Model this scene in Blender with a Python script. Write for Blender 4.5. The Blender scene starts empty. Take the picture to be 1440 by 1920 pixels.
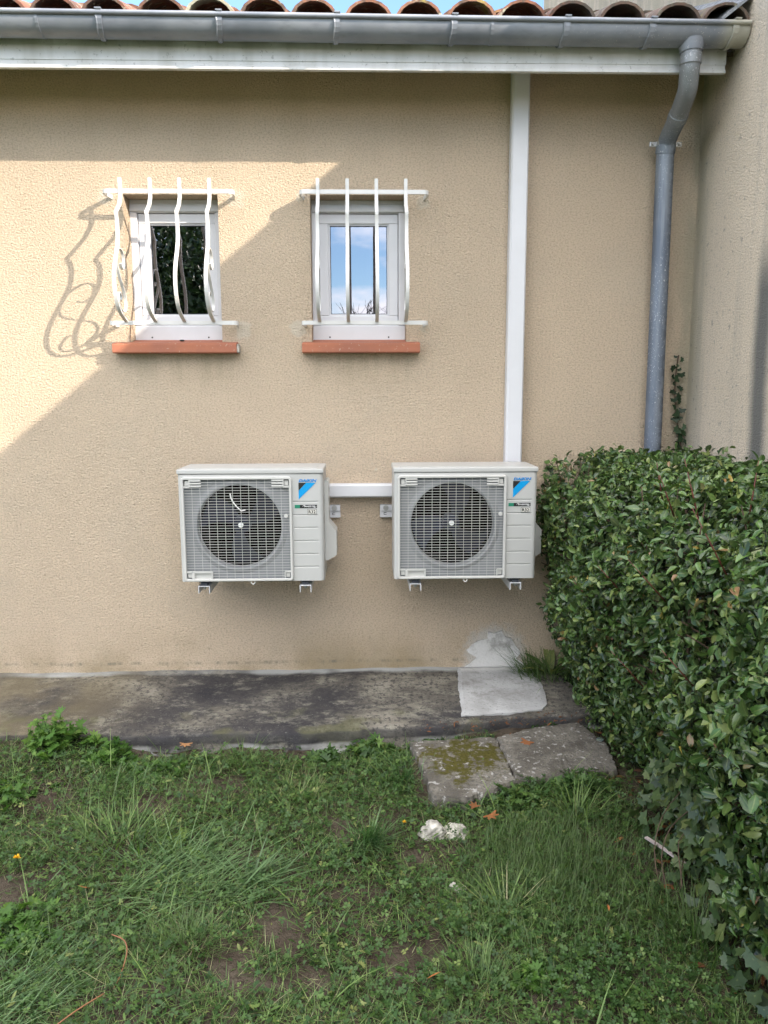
import bpy, bmesh, math, random
import numpy as np
from mathutils import Vector, Matrix, Euler

S = bpy.context.scene
COL = S.collection
rad = math.radians

# ------------------------------------------------------------------ camera
cd = bpy.data.cameras.new("camera"); cam = bpy.data.objects.new("camera", cd); COL.objects.link(cam)
pt, yw, rl = rad(8.6), rad(1.6), rad(-0.2)
f = Vector((math.sin(yw)*math.cos(pt), math.cos(yw)*math.cos(pt), -math.sin(pt)))
r0 = Vector((math.cos(yw), -math.sin(yw), 0)); u0 = r0.cross(f)
r1 = r0*math.cos(rl)+u0*math.sin(rl); u1 = -r0*math.sin(rl)+u0*math.cos(rl)
m = Matrix((r1, u1, -f)).transposed().to_4x4(); m.translation = Vector((0, -3.95, 1.55))
cam.matrix_world = m
cd.sensor_fit = 'VERTICAL'; cd.sensor_height = 24.0; cd.lens = 24.0*1450/1920
cd.clip_start = 0.05; cd.clip_end = 2000
S.camera = cam

# ------------------------------------------------------------------ sky, sun, exposure
SUN = Vector((1.55, -1.0, 0.88)).normalized()          # towards the sun
elev = math.asin(SUN.z)
w = bpy.data.worlds.new("World"); S.world = w; w.use_nodes = True
nt = w.node_tree; nt.nodes.clear()
N = nt.nodes.new; L = nt.links.new
sky = N('ShaderNodeTexSky'); sky.sky_type = 'NISHITA'; sky.sun_disc = False
sky.sun_elevation = elev; sky.sun_rotation = math.atan2(SUN.x, SUN.y)
sky.air_density = 1.0; sky.dust_density = 0.0; sky.ozone_density = 2.5
tc = N('ShaderNodeTexCoord'); sep = N('ShaderNodeSeparateXYZ'); L(tc.outputs['Generated'], sep.inputs[0])
mp = N('ShaderNodeMapping'); mp.inputs['Scale'].default_value = (3.2, 3.2, 9.0); L(tc.outputs['Generated'], mp.inputs[0])
ns = N('ShaderNodeTexNoise'); ns.inputs['Scale'].default_value = 1.7; ns.inputs['Detail'].default_value = 7
L(mp.outputs[0], ns.inputs[0])
a1 = N('ShaderNodeMath'); a1.operation = 'MULTIPLY_ADD'; a1.inputs[1].default_value = 0.27; a1.inputs[2].default_value = 0.0
L(ns.outputs[0], a1.inputs[0])
a2 = N('ShaderNodeMath'); a2.operation = 'SUBTRACT'; L(a1.outputs[0], a2.inputs[0]); L(sep.outputs[2], a2.inputs[1])
mr = N('ShaderNodeMapRange'); mr.inputs[1].default_value = -0.035; mr.inputs[2].default_value = 0.0; L(a2.outputs[0], mr.inputs[0])
mx = N('ShaderNodeMixRGB'); L(mr.outputs[0], mx.inputs[0]); L(sky.outputs[0], mx.inputs[1]); mx.inputs[2].default_value = (8.6, 8.3, 8.3, 1)
# broken cloud overhead and behind camera, added for fill light; low blue band open
n2 = N('ShaderNodeTexNoise'); n2.inputs['Scale'].default_value = 2.3; n2.inputs['Detail'].default_value = 8; L(tc.outputs['Generated'], n2.inputs[0])
m2 = N('ShaderNodeMapRange'); m2.interpolation_type='SMOOTHSTEP'; m2.inputs[1].default_value = 0.36; m2.inputs[2].default_value = 0.56; L(n2.outputs[0], m2.inputs[0])
m3 = N('ShaderNodeMapRange'); m3.interpolation_type='SMOOTHSTEP'; m3.inputs[1].default_value = 0.58; m3.inputs[2].default_value = 0.74
zy = N('ShaderNodeMath'); zy.operation = 'MULTIPLY_ADD'; zy.inputs[1].default_value = -0.42; L(sep.outputs[1], zy.inputs[0]); L(sep.outputs[2], zy.inputs[2]); L(zy.outputs[0], m3.inputs[0])
mm = N('ShaderNodeMath'); mm.operation = 'MULTIPLY'; L(m2.outputs[0], mm.inputs[0]); L(m3.outputs[0], mm.inputs[1])
mx2 = N('ShaderNodeMixRGB'); L(mm.outputs[0], mx2.inputs[0]); L(mx.outputs[0], mx2.inputs[1]); mx2.inputs[2].default_value = (12.6, 12.3, 12.1, 1)
bg = N('ShaderNodeBackground'); bg.inputs[1].default_value = 0.11; L(mx2.outputs[0], bg.inputs[0])
wo = N('ShaderNodeOutputWorld'); L(bg.outputs[0], wo.inputs[0])

sl = bpy.data.lights.new("sun", 'SUN'); sl.energy = 2.0; sl.angle = rad(0.5); sl.color = (1.0, 0.87, 0.72)
so = bpy.data.objects.new("sun", sl); COL.objects.link(so)
so.rotation_euler = SUN.to_track_quat('Z', 'Y').to_euler(); so.location = (6, -6, 8)
S.view_settings.view_transform = 'Standard'; S.view_settings.look = 'None'
S.view_settings.exposure = 2.0; S.view_settings.gamma = 1.0; S.view_settings.use_curve_mapping = False

# ------------------------------------------------------------------ object helpers
def tag(o, label=None, cat=None, group=None, kind=None):
    if label: o['label'] = label
    if cat: o['category'] = cat
    if group: o['group'] = group
    if kind: o['kind'] = kind
    return o
def empty(name, loc=(0,0,0), rz=0):
    o = bpy.data.objects.new(name, None); COL.objects.link(o)
    o.location = loc; o.rotation_euler = (0,0,rz); o.empty_display_size = .1
    return o
def link(name, me, mat=None, parent=None, smooth=False):
    if mat is not None:
        for mm in (mat if isinstance(mat, (list,tuple)) else [mat]): me.materials.append(mm)
    if smooth: me.polygons.foreach_set('use_smooth', [True]*len(me.polygons))
    o = bpy.data.objects.new(name, me); COL.objects.link(o)
    if parent: o.parent = parent
    return o
class MB:
    """collects boxes, tubes, strips; build() links them as one mesh"""
    def __init__(s): s.v=[]; s.f=[]; s.mi=[]; s.m=0
    def add(s, vs, fs):
        b=len(s.v); s.v += [tuple(p) for p in vs]; s.f += [tuple(b+i for i in q) for q in fs]; s.mi += [s.m]*len(fs)
    def box(s, a, b, bev=0.0):
        x0,y0,z0=a; x1,y1,z1=b
        if x0>x1: x0,x1=x1,x0
        if y0>y1: y0,y1=y1,y0
        if z0>z1: z0,z1=z1,z0
        if bev<=0:
            vs=[(x,y,z) for z in (z0,z1) for y in (y0,y1) for x in (x0,x1)]
            s.add(vs,[(0,2,3,1),(4,5,7,6),(0,1,5,4),(2,6,7,3),(0,4,6,2),(1,3,7,5)]); return
        bm=bmesh.new(); bmesh.ops.create_cube(bm,size=1)
        for v in bm.verts: v.co=Vector(((x0+x1)/2+v.co.x*(x1-x0),(y0+y1)/2+v.co.y*(y1-y0),(z0+z1)/2+v.co.z*(z1-z0)))
        bmesh.ops.bevel(bm,geom=bm.edges[:],offset=min(bev,(x1-x0)*.45,(y1-y0)*.45,(z1-z0)*.45),segments=2,affect='EDGES',profile=.6)
        s.bm(bm)
    def bm(s, bm):
        bm.verts.index_update(); s.add([v.co[:] for v in bm.verts],[[v.index for v in q.verts] for q in bm.faces]); bm.free()
    def tube(s, pts, r, n=12, cap=True):
        pts=[Vector(p) for p in pts]; rs=r if isinstance(r,(list,tuple)) else [r]*len(pts)
        prev=None; rings=[]
        for i,p in enumerate(pts):
            t=(pts[min(i+1,len(pts)-1)]-pts[max(i-1,0)]).normalized()
            if prev is None:
                a=Vector((0,0,1)) if abs(t.z)<.9 else Vector((1,0,0)); x=t.cross(a).normalized()
            else: x=(prev-t*prev.dot(t)).normalized()
            prev=x; y=t.cross(x)
            rings.append([p+(x*math.cos(2*math.pi*k/n)+y*math.sin(2*math.pi*k/n))*rs[i] for k in range(n)])
        vs=[q for R in rings for q in R]; fs=[]
        for i in range(len(pts)-1):
            for k in range(n): fs.append((i*n+k,i*n+(k+1)%n,(i+1)*n+(k+1)%n,(i+1)*n+k))
        if cap: fs.append(tuple(range(n-1,-1,-1))); fs.append(tuple((len(pts)-1)*n+k for k in range(n)))
        s.add(vs,fs)
    def strip(s, path, side, w, t):
        """flat bar: rectangle w (along side) x t, swept along path"""
        path=[Vector(p) for p in path]; side=Vector(side).normalized(); n=len(path); vs=[]
        for i,p in enumerate(path):
            tg=(path[min(i+1,n-1)]-path[max(i-1,0)]).normalized(); nn=tg.cross(side).normalized()
            for a,b in((-1,-1),(1,-1),(1,1),(-1,1)): vs.append(p+side*(a*w/2)+nn*(b*t/2))
        fs=[]
        for i in range(n-1):
            for k in range(4): fs.append((i*4+k,i*4+(k+1)%4,(i+1)*4+(k+1)%4,(i+1)*4+k))
        fs+=[(3,2,1,0),tuple((n-1)*4+k for k in range(4))]
        s.add(vs,fs)
    def prism(s, poly, axis, a, b):
        """poly: 2D points; axis: which axis extruded from a to b"""
        n=len(poly)
        def P(p,c): return {0:(c,p[0],p[1]),1:(p[0],c,p[1]),2:(p[0],p[1],c)}[axis]
        s.add([P(p,a) for p in poly]+[P(p,b) for p in poly],
              [tuple(range(n)),tuple(range(2*n-1,n-1,-1))]+[(k,k+n,(k+1)%n+n,(k+1)%n) for k in range(n)])
    def build(s, name, mat, parent=None, smooth=False, angle=None):
        me=bpy.data.meshes.new(name); me.from_pydata(s.v,[],s.f)
        bm=bmesh.new(); bm.from_mesh(me); bmesh.ops.recalc_face_normals(bm,faces=bm.faces); bm.to_mesh(me); bm.free()
        o=link(name,me,mat,parent,smooth)
        if any(s.mi): me.polygons.foreach_set('material_index',s.mi)
        if angle: me.set_sharp_from_angle(angle=rad(angle))
        return o
def catmull(P, k=6):
    P=[Vector(p) for p in P]; out=[]
    for i in range(len(P)-1):
        a=P[max(i-1,0)]; b=P[i]; c=P[i+1]; d=P[min(i+2,len(P)-1)]
        for j in range(k):
            t=j/k; out.append(.5*((2*b)+(c-a)*t+(2*a-5*b+4*c-d)*t*t+(3*b-a-3*c+d)*t**3))
    out.append(P[-1]); return out
def bigmesh(name, V, F, attrs, mat, parent=None, smooth=True):
    """V (n,3), F (m,4) quads or (m,3); attrs: {name: (n,)} float per point"""
    me=bpy.data.meshes.new(name); k=F.shape[1]
    me.vertices.add(len(V)); me.vertices.foreach_set('co',V.astype(np.float32).ravel())
    me.loops.add(F.size); me.loops.foreach_set('vertex_index',F.astype(np.int32).ravel())
    me.polygons.add(len(F)); me.polygons.foreach_set('loop_start',np.arange(len(F),dtype=np.int32)*k)
    me.update(calc_edges=True)
    for an,av in attrs.items():
        at=me.attributes.new(an,'FLOAT','POINT'); at.data.foreach_set('value',av.astype(np.float32))
    me.validate()
    return link(name,me,mat,parent,smooth)

# ------------------------------------------------------------------ materials
class NM:
    def __init__(s,name):
        s.m=bpy.data.materials.new(name); s.m.use_nodes=True; s.t=s.m.node_tree; s.t.nodes.clear()
        s.out=s.n('ShaderNodeOutputMaterial'); s.b=s.n('ShaderNodeBsdfPrincipled'); s.l(s.b.outputs[0],s.out.inputs[0])
        s.tc=s.n('ShaderNodeTexCoord')
    def n(s,t,**k):
        x=s.t.nodes.new(t)
        for a,b in k.items(): setattr(x,a,b)
        return x
    def l(s,a,b): s.t.links.new(a,b)
    def noise(s,scale,detail=3,rough=.55,sc=(1,1,1),dist=0,loc=(0,0,0)):
        mp=s.n('ShaderNodeMapping'); mp.inputs['Scale'].default_value=sc; mp.inputs['Location'].default_value=loc
        s.l(s.tc.outputs['Object'],mp.inputs[0])
        x=s.n('ShaderNodeTexNoise'); x.inputs['Scale'].default_value=scale; x.inputs['Detail'].default_value=detail
        x.inputs['Roughness'].default_value=rough; x.inputs['Distortion'].default_value=dist
        s.l(mp.outputs[0],x.inputs[0]); return x.outputs[0]
    def voro(s,scale,sc=(1,1,1),feat='F1'):
        mp=s.n('ShaderNodeMapping'); mp.inputs['Scale'].default_value=sc; s.l(s.tc.outputs['Object'],mp.inputs[0])
        x=s.n('ShaderNodeTexVoronoi',feature=feat); x.inputs['Scale'].default_value=scale; s.l(mp.outputs[0],x.inputs[0]); return x.outputs[0]
    def rng(s,v,a,b,c=0,d=1,smooth=True):
        x=s.n('ShaderNodeMapRange'); x.interpolation_type='SMOOTHSTEP' if smooth else 'LINEAR'
        for i,q in zip((1,2,3,4),(a,b,c,d)): x.inputs[i].default_value=q
        s.l(v,x.inputs[0]); return x.outputs[0]
    def math(s,op,a,b=None,c=None):
        x=s.n('ShaderNodeMath',operation=op)
        for i,q in enumerate((a,b,c)):
            if q is None: continue
            if isinstance(q,(int,float)): x.inputs[i].default_value=q
            else: s.l(q,x.inputs[i])
        return x.outputs[0]
    def mix(s,fac,a,b,mode='MIX'):
        x=s.n('ShaderNodeMixRGB',blend_type=mode)
        for i,q in enumerate((fac,a,b)):
            if isinstance(q,(int,float)): x.inputs[i].default_value=q
            elif isinstance(q,(tuple,list)): x.inputs[i].default_value=tuple(q)+((1,) if len(q)==3 else ())
            else: s.l(q,x.inputs[i])
        return x.outputs[0]
    def ramp(s,v,stops):
        x=s.n('ShaderNodeValToRGB'); e=x.color_ramp.elements
        while len(e)>1: e.remove(e[-1])
        e[0].position=stops[0][0]; e[0].color=tuple(stops[0][1])+(1,)
        for p,c in stops[1:]:
            q=e.new(p); q.color=tuple(c)+(1,)
        s.l(v,x.inputs[0]); return x.outputs[0]
    def xyz(s):
        x=s.n('ShaderNodeSeparateXYZ'); s.l(s.tc.outputs['Object'],x.inputs[0]); return x.outputs
    def dist(s,p):
        x=s.n('ShaderNodeVectorMath',operation='DISTANCE'); s.l(s.tc.outputs['Object'],x.inputs[0]); x.inputs[1].default_value=p; return x.outputs['Value']
    def color(s,c): 
        if isinstance(c,(tuple,list)): s.b.inputs['Base Color'].default_value=tuple(c)+(1,)
        else: s.l(c,s.b.inputs['Base Color'])
    def rough(s,c):
        if isinstance(c,(int,float)): s.b.inputs['Roughness'].default_value=c
        else: s.l(c,s.b.inputs['Roughness'])
    def bump(s,h,strength,dist):
        x=s.n('ShaderNodeBump'); x.inputs['Strength'].default_value=strength; x.inputs['Distance'].default_value=dist
        s.l(h,x.inputs['Height']); s.l(x.outputs[0],s.b.inputs['Normal'])
    def spec(s,v): s.b.inputs['Specular IOR Level'].default_value=v
def simple(name,c,rough=.5,metal=0,var=.12,scale=9,spec=.4,bump=0,bs=60):
    q=NM(name); nz=q.noise(scale,4)
    q.color(q.mix(q.rng(nz,.3,.75,0,1),tuple(x*(1-var) for x in c),tuple(min(1,x*(1+var*.5)) for x in c)))
    q.rough(q.rng(q.noise(scale*2,3,loc=(3,1,2)),.2,.8,max(0,rough-.08),min(1,rough+.1))); q.b.inputs['Metallic'].default_value=metal; q.spec(spec)
    if bump: q.bump(q.noise(bs,3),bump,.002)
    return q.m

def stucco(name,base,wing=False):
    q=NM(name); X,Y,Z=q.xyz()
    c=q.mix(q.rng(q.noise(1.1,4),.3,.7),base,tuple(x*.9 for x in base))
    c=q.mix(q.rng(q.noise(105,3,.7,sc=(1,1,1.3)),.42,.68,.0,.62),c,tuple(x*.55 for x in base))
    if not wing:
        # damp line and dirty yellow-green bloom above the concrete
        zz=q.math('ADD',Z,q.math('MULTIPLY',q.noise(6,4),-.10)); 
        c=q.mix(q.math('MULTIPLY',q.rng(zz,.34,.05),q.rng(q.noise(2.2,4,loc=(4,0,0)),.32,.62,.0,.75)),c,(.30,.235,.13))
        zl=q.math('ABSOLUTE',q.math('SUBTRACT',Z,q.math('ADD',.138,q.math('MULTIPLY',q.noise(3,3,loc=(1,5,2)),.03))))
        c=q.mix(q.math('MULTIPLY',q.rng(zl,.013,.002),q.rng(q.noise(17,6,.75,sc=(1,1,.3)),.44,.66,0,.7)),c,(.17,.165,.13))
        # grey-green grime streak near the corner behind the pipe
        c=q.mix(q.math('MULTIPLY',q.rng(X,1.50,1.67),q.rng(q.noise(5,4,sc=(2,1,.5)),.3,.6,.15,.75)),c,(.34,.32,.24))
        # pale filler smeared round the grille fixings
        for (px,pz,r) in ((-1.225,2.50,.045),(-.605,2.49,.05),(-1.19,1.885,.03),(-.585,1.87,.05),(-.285,2.505,.035),(.31,2.475,.038),(-.315,1.88,.048),(.312,1.885,.032),(.05,1.20,.012),(.07,1.175,.012)):
            d=q.math('ADD',q.dist((px,0,pz)),q.math('MULTIPLY',q.math('SUBTRACT',q.noise(28,4,loc=(px,0,pz)),.5),.07))
            c=q.mix(q.rng(d,r,r-.018,0,.65),c,(.66,.60,.50))
        # smeared edge of the cement repair, soil splash, rain streaks below the eaves, a hairline crack
        d=q.math('ADD',q.dist((.70,0,.17)),q.math('MULTIPLY',q.math('SUBTRACT',q.noise(22,6,.7),.5),.16)); c=q.mix(q.rng(d,.20,.13,0,.75),c,(.62,.60,.56))
        c=q.mix(q.math('MULTIPLY',q.rng(Z,.55,.12),q.rng(q.noise(45,5,.7),.56,.66,0,.45)),c,(.25,.21,.15))
        c=q.mix(q.math('MULTIPLY',q.rng(Z,2.3,3.05),q.rng(q.noise(5,5,sc=(1,1,.08),loc=(2,0,0)),.45,.75,0,.22)),c,(.40,.31,.18))
        c=q.mix(q.math('MULTIPLY',q.rng(Z,2.75,3.08),.25),c,(.60,.42,.22))  # warm brown tint towards the eaves: bounced light and shade put into the colour
        c=q.mix(q.rng(q.noise(2.4,5,.6,loc=(8,0,3)),.46,.72,0,.22),c,(.50,.44,.35))
        # slight drip stains under the sills
        for px,hw in ((-.91,.32),(0,.30)):
            a=q.math('MULTIPLY',q.rng(q.math('ABSOLUTE',q.math('SUBTRACT',X,px)),hw,hw-.12),q.math('MULTIPLY',q.rng(Z,1.52,1.76),q.rng(Z,1.77,1.765)))
            c=q.mix(q.math('MULTIPLY',a,q.rng(q.noise(16,3,sc=(1,1,.12)),.35,.7,.0,.35)),c,(.33,.29,.18))
    else:
        st=q.rng(q.noise(4.5,4,sc=(1,1.3,.10),loc=(0,.4,0)),.48,.70)
        c=q.mix(q.math('MULTIPLY',st,.40),c,(.33,.32,.29))
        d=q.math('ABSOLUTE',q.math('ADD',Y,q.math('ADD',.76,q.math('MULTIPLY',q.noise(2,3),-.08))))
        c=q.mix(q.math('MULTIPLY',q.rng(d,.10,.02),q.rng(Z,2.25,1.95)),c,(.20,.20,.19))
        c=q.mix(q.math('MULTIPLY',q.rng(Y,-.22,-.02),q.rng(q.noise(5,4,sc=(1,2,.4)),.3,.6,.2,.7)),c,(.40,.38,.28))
        c=q.mix(q.rng(q.noise(30,5),.60,.70,0,.5),c,(.24,.23,.21))
    q.color(c); q.rough(.95); q.spec(.15)
    h=q.math('ADD',q.noise(95,3,.65,sc=(1,1,1.25),dist=.4),q.math('MULTIPLY',q.noise(230,2),.45))
    q.bump(h,1.0,.019)
    return q.m
M={}
M['wall']=stucco('ochre_roughcast',(.725,.585,.435))
M['wing']=stucco('weathered_roughcast',(.84,.735,.60),True)
M['pvc']=simple('white_pvc',(.60,.605,.63),.35,spec=.5,var=.04)
M['duct']=simple('white_duct_pvc',(.60,.605,.63),.4,var=.03)
M['paint']=simple('white_painted_steel',(.62,.615,.60),.38,var=.06,spec=.5)
M['case']=simple('ivory_enamel',(.455,.455,.44),.38,var=.03,spec=.45)
M['case2']=simple('ivory_plastic',(.52,.515,.49),.42,var=.03)
M['plate']=simple('grey_inner_plate',(.25,.26,.27),.5,var=.05)
M['fan']=simple('dark_fan_plastic',(.008,.012,.032),.4,var=.3,spec=.3)
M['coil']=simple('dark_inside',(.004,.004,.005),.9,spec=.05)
M['rubber']=simple('dark_rubber',(.05,.055,.07),.6)
M['steel']=simple('zinc_bolt',(.45,.45,.44),.4,metal=.9)
M['black']=simple('black_ink',(.015,.015,.015),.5)
M['blue']=simple('logo_blue',(.0,.28,.62),.4,var=.03)
M['dkblue']=simple('logo_letter_blue',(.0,.20,.55),.4,var=.03)
M['green']=simple('sticker_green',(.02,.22,.13),.4)
M['cream']=simple('sticker_cream',(.70,.68,.62),.5)
M['inkwhite']=simple('sticker_white',(.85,.85,.85),.5)
M['room']=simple('dark_room',(.03,.03,.03),.9)
def zinc():
    q=NM('weathered_zinc'); 
    c=q.mix(q.rng(q.noise(2.2,4),.35,.65),(.165,.185,.22),(.27,.29,.325))
    c=q.mix(q.rng(q.noise(38,4,sc=(.35,1,1)),.5,.75,0,.5),c,(.17,.18,.205))
    X,Y,Z=q.xyz()
    c=q.mix(q.math('MULTIPLY',q.rng(X,.6,1.35,0,1),q.rng(q.noise(110,3,.7),.63,.70,0,.8)),c,(.55,.55,.53))
    c=q.mix(q.rng(X,1.50,1.60,0,.65),c,(.52,.49,.38))
    q.color(c); q.rough(q.rng(q.noise(12,3),.3,.7,.42,.62)); q.b.inputs['Metallic'].default_value=.35; q.bump(q.noise(20,3),.15,.003); return q.m
M['zinc']=zinc()
def pipem():
    q=NM('splattered_zinc_pipe'); X,Y,Z=q.xyz()
    c=q.mix(q.rng(q.noise(5,4,sc=(1,1,.5)),.35,.65),(.115,.140,.185),(.165,.195,.245))
    c=q.mix(q.rng(Z,2.70,2.80,0,.6),c,(.235,.235,.225))
    sp=q.rng(q.noise(150,3,.7,sc=(1,1,.6)),.60,.68); ms=q.rng(q.noise(8,4,sc=(1.4,1,.35)),.38,.60)
    c=q.mix(q.math('MULTIPLY',q.rng(q.noise(6,5,.7,sc=(2.5,2,.2),loc=(4,1,0)),.45,.65,0,.4),1.0),c,(.30,.33,.36))
    c=q.mix(q.math('MULTIPLY',sp,ms),c,(.56,.58,.60))
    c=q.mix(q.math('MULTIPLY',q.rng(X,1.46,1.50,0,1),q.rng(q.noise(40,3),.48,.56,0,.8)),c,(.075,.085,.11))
    q.color(c); q.rough(.5); q.b.inputs['Metallic'].default_value=.3; q.bump(q.noise(90,3),.25,.002); return q.m
M['pipe']=pipem()
def fasciam():
    q=NM('stained_white_board'); X,Y,Z=q.xyz()
    c=q.mix(q.rng(q.noise(9,5,sc=(1,1,.22)),.4,.72,0,.8),(.66,.66,.66),(.48,.475,.45))
    c=q.mix(q.math('MULTIPLY',q.rng(Z,3.0,3.09),q.rng(q.noise(7,5,sc=(1,1,.3),loc=(3,0,0)),.3,.62)),c,(.33,.32,.28))
    c=q.mix(q.rng(q.noise(60,3),.62,.72,0,.5),c,(.2,.2,.18))
    q.color(c); q.rough(.5); return q.m
M['fascia']=fasciam()
M['sof']=simple('soffit_board',(.62,.56,.46),.6)
def tilem():
    q=NM('terracotta_canal_tile')
    c=q.ramp(q.noise(3.1,3),[(.30,(.15,.062,.040)),(.48,(.24,.10,.06)),(.62,(.30,.15,.095)),(.75,(.20,.135,.10))])
    c=q.mix(q.rng(q.noise(16,6,.7),.44,.60,0,.85),c,(.095,.075,.060))
    c=q.mix(q.rng(q.dist((-.62,-.45,3.15)),.12,.085,0,.8),c,(.40,.40,.30))
    c=q.mix(q.rng(q.noise(26,5,loc=(7,3,1)),.58,.66,0,.9),c,(.46,.44,.33))
    c=q.mix(q.rng(q.noise(7,4,loc=(1,9,4)),.60,.70,0,.8),c,(.40,.34,.10))
    X,Y,Z=q.xyz(); c=q.mix(q.rng(X,.78,.95,0,.7),c,(.095,.085,.07))
    q.color(c); q.rough(.9); q.bump(q.noise(45,4),.6,.005); return q.m
M['tile']=tilem()
def sillm():
    q=NM('terracotta_sill'); c=q.mix(q.rng(q.noise(9,4),.3,.7),(.38,.135,.072),(.31,.115,.07))
    c=q.mix(q.rng(q.noise(60,3),.62,.7,0,.6),c,(.48,.36,.28)); 
    q.color(c); q.rough(.75); q.bump(q.noise(80,3),.3,.002); return q.m
M['sill']=sillm()
def glassm():
    q=NM('mirror_like_window_glass'); q.t.nodes.remove(q.b)
    g=q.n('ShaderNodeBsdfGlossy'); g.inputs['Roughness'].default_value=0.0; g.inputs[0].default_value=(.70,.72,.80,1)
    t=q.n('ShaderNodeBsdfTransparent'); t.inputs[0].default_value=(.6,.65,.68,1)
    x=q.n('ShaderNodeMixShader'); x.inputs[0].default_value=.36; q.l(t.outputs[0],x.inputs[1]); q.l(g.outputs[0],x.inputs[2]); q.l(x.outputs[0],q.out.inputs[0])
    b=q.n('ShaderNodeBump'); b.inputs['Strength'].default_value=.02; b.inputs['Distance'].default_value=.01; q.l(q.noise(2.5,1),b.inputs['Height']); q.l(b.outputs[0],g.inputs['Normal'])
    return q.m
M['glass']=glassm()
def concm():
    q=NM('lichened_dark_concrete'); X,Y,Z=q.xyz()
    c=q.ramp(q.noise(2.6,6,.65,sc=(.7,1.2,1)),[(.32,(.028,.027,.031)),(.45,(.055,.051,.050)),(.55,(.115,.105,.088)),(.66,(.23,.21,.175))])
    c=q.mix(q.rng(q.noise(9,6,.75,sc=(.8,1.2,1)),.48,.68,0,.65),c,(.26,.245,.20))
    c=q.mix(q.rng(q.noise(45,5,.75),.50,.60,0,.8),c,(.035,.034,.036))
    c=q.mix(q.rng(q.noise(130,4,.7,loc=(3,3,3)),.62,.70,0,.55),c,(.38,.37,.33))
    # brownish left end, mossy line, pale lime line along the wall foot
    c=q.mix(q.math('MULTIPLY',q.rng(X,-.9,-1.5),q.rng(q.noise(3,4,loc=(2,2,0)),.35,.6,.1,.6)),c,(.17,.14,.085))
    yy=q.math('ADD',Y,q.math('MULTIPLY',q.noise(4,4,loc=(5,1,0)),.10))
    c=q.mix(q.math('MULTIPLY',q.rng(yy,-.02,.02),q.rng(q.noise(2,3,loc=(9,0,0)),.38,.55,.15,.8)),c,(.42,.43,.42))
    c=q.mix(q.math('MULTIPLY',q.rng(q.noise(5,4,loc=(0,7,0)),.55,.68,0,.5),q.rng(Y,-.35,-.6)),c,(.11,.11,.05))
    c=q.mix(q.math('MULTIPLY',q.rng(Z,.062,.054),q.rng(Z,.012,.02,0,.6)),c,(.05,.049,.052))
    c=q.mix(q.math('MULTIPLY',q.rng(Z,.02,.0),q.rng(q.noise(5,4),.4,.6,0,.8)),c,(.32,.32,.31))
    q.color(c); q.rough(.92); q.spec(.2); q.bump(q.math('ADD',q.noise(30,5,.7),q.math('MULTIPLY',q.noise(160,3),.5)),.9,.008); return q.m
M['conc']=concm()
def cemm():
    q=NM('fresh_grey_cement'); c=q.mix(q.rng(q.noise(5,5),.35,.65),(.40,.40,.40),(.30,.30,.295))
    c=q.mix(q.rng(q.noise(70,3),.60,.68,0,.6),c,(.16,.16,.15)); X,Y,Z=q.xyz()
    c=q.mix(q.rng(Z,.012,.016,0,.8),c,(.62,.61,.59))
    c=q.mix(q.rng(q.noise(6,6,.75,loc=(3,2,0)),.50,.68,0,.65),c,(.17,.165,.15))
    q.color(c); q.rough(.9); q.spec(.2); q.bump(q.math('ADD',q.noise(60,4),q.noise(14,3,sc=(1,.25,1))),.7,.005); return q.m
M['cement']=cemm()
def slabm(name,moss):
    q=NM(name); c=q.mix(q.rng(q.noise(8,5,.7),.35,.65),(.095,.086,.072),(.19,.175,.15))
    c=q.mix(q.rng(q.noise(90,3),.52,.62,0,.7),c,(.085,.08,.075))
    c=q.mix(q.rng(q.noise(40,4,loc=(5,5,5)),.58,.66,0,.7),c,(.42,.41,.39))
    if moss:
        d=q.math('ADD',q.dist((.42,-.83,.05)),q.math('MULTIPLY',q.math('SUBTRACT',q.noise(13,6,.75),.5),.75))
        mo=q.mix(q.noise(80,4),(.030,.028,.008),(.11,.098,.022)); c=q.mix(q.math('MULTIPLY',q.rng(d,.22,.13),q.rng(q.noise(38,4),.36,.48)),c,mo)
    q.color(c); q.rough(.95); q.spec(.15); q.bump(q.math('ADD',q.noise(28,5,.7),q.math('MULTIPLY',q.noise(150,3),.5)),.9,.010); return q.m
M['slab']=slabm('worn_concrete_slab',False); M['mossslab']=slabm('mossy_concrete_slab',True)
def soilm():
    q=NM('soil_and_turf'); c=q.ramp(q.noise(5,6,.65),[(.3,(.038,.029,.021)),(.5,(.070,.055,.041)),(.7,(.115,.094,.072))])
    c=q.mix(q.rng(q.noise(50,4),.5,.65,0,.6),c,(.035,.028,.02))
    X,Y,Z=q.xyz(); d=q.math('ADD',q.dist((0,-1.5,0)),q.math('MULTIPLY',q.noise(1.5,4),.8))
    g=q.mix(q.noise(14,5),(.045,.075,.02),(.10,.14,.045)); c=q.mix(q.rng(d,3.2,4.6),c,g)
    q.color(c); q.rough(1); q.spec(.1); q.bump(q.math('ADD',q.noise(35,5,.7),q.math('MULTIPLY',q.noise(140,3),.4)),1,.015); return q.m
M['soil']=soilm()
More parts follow.
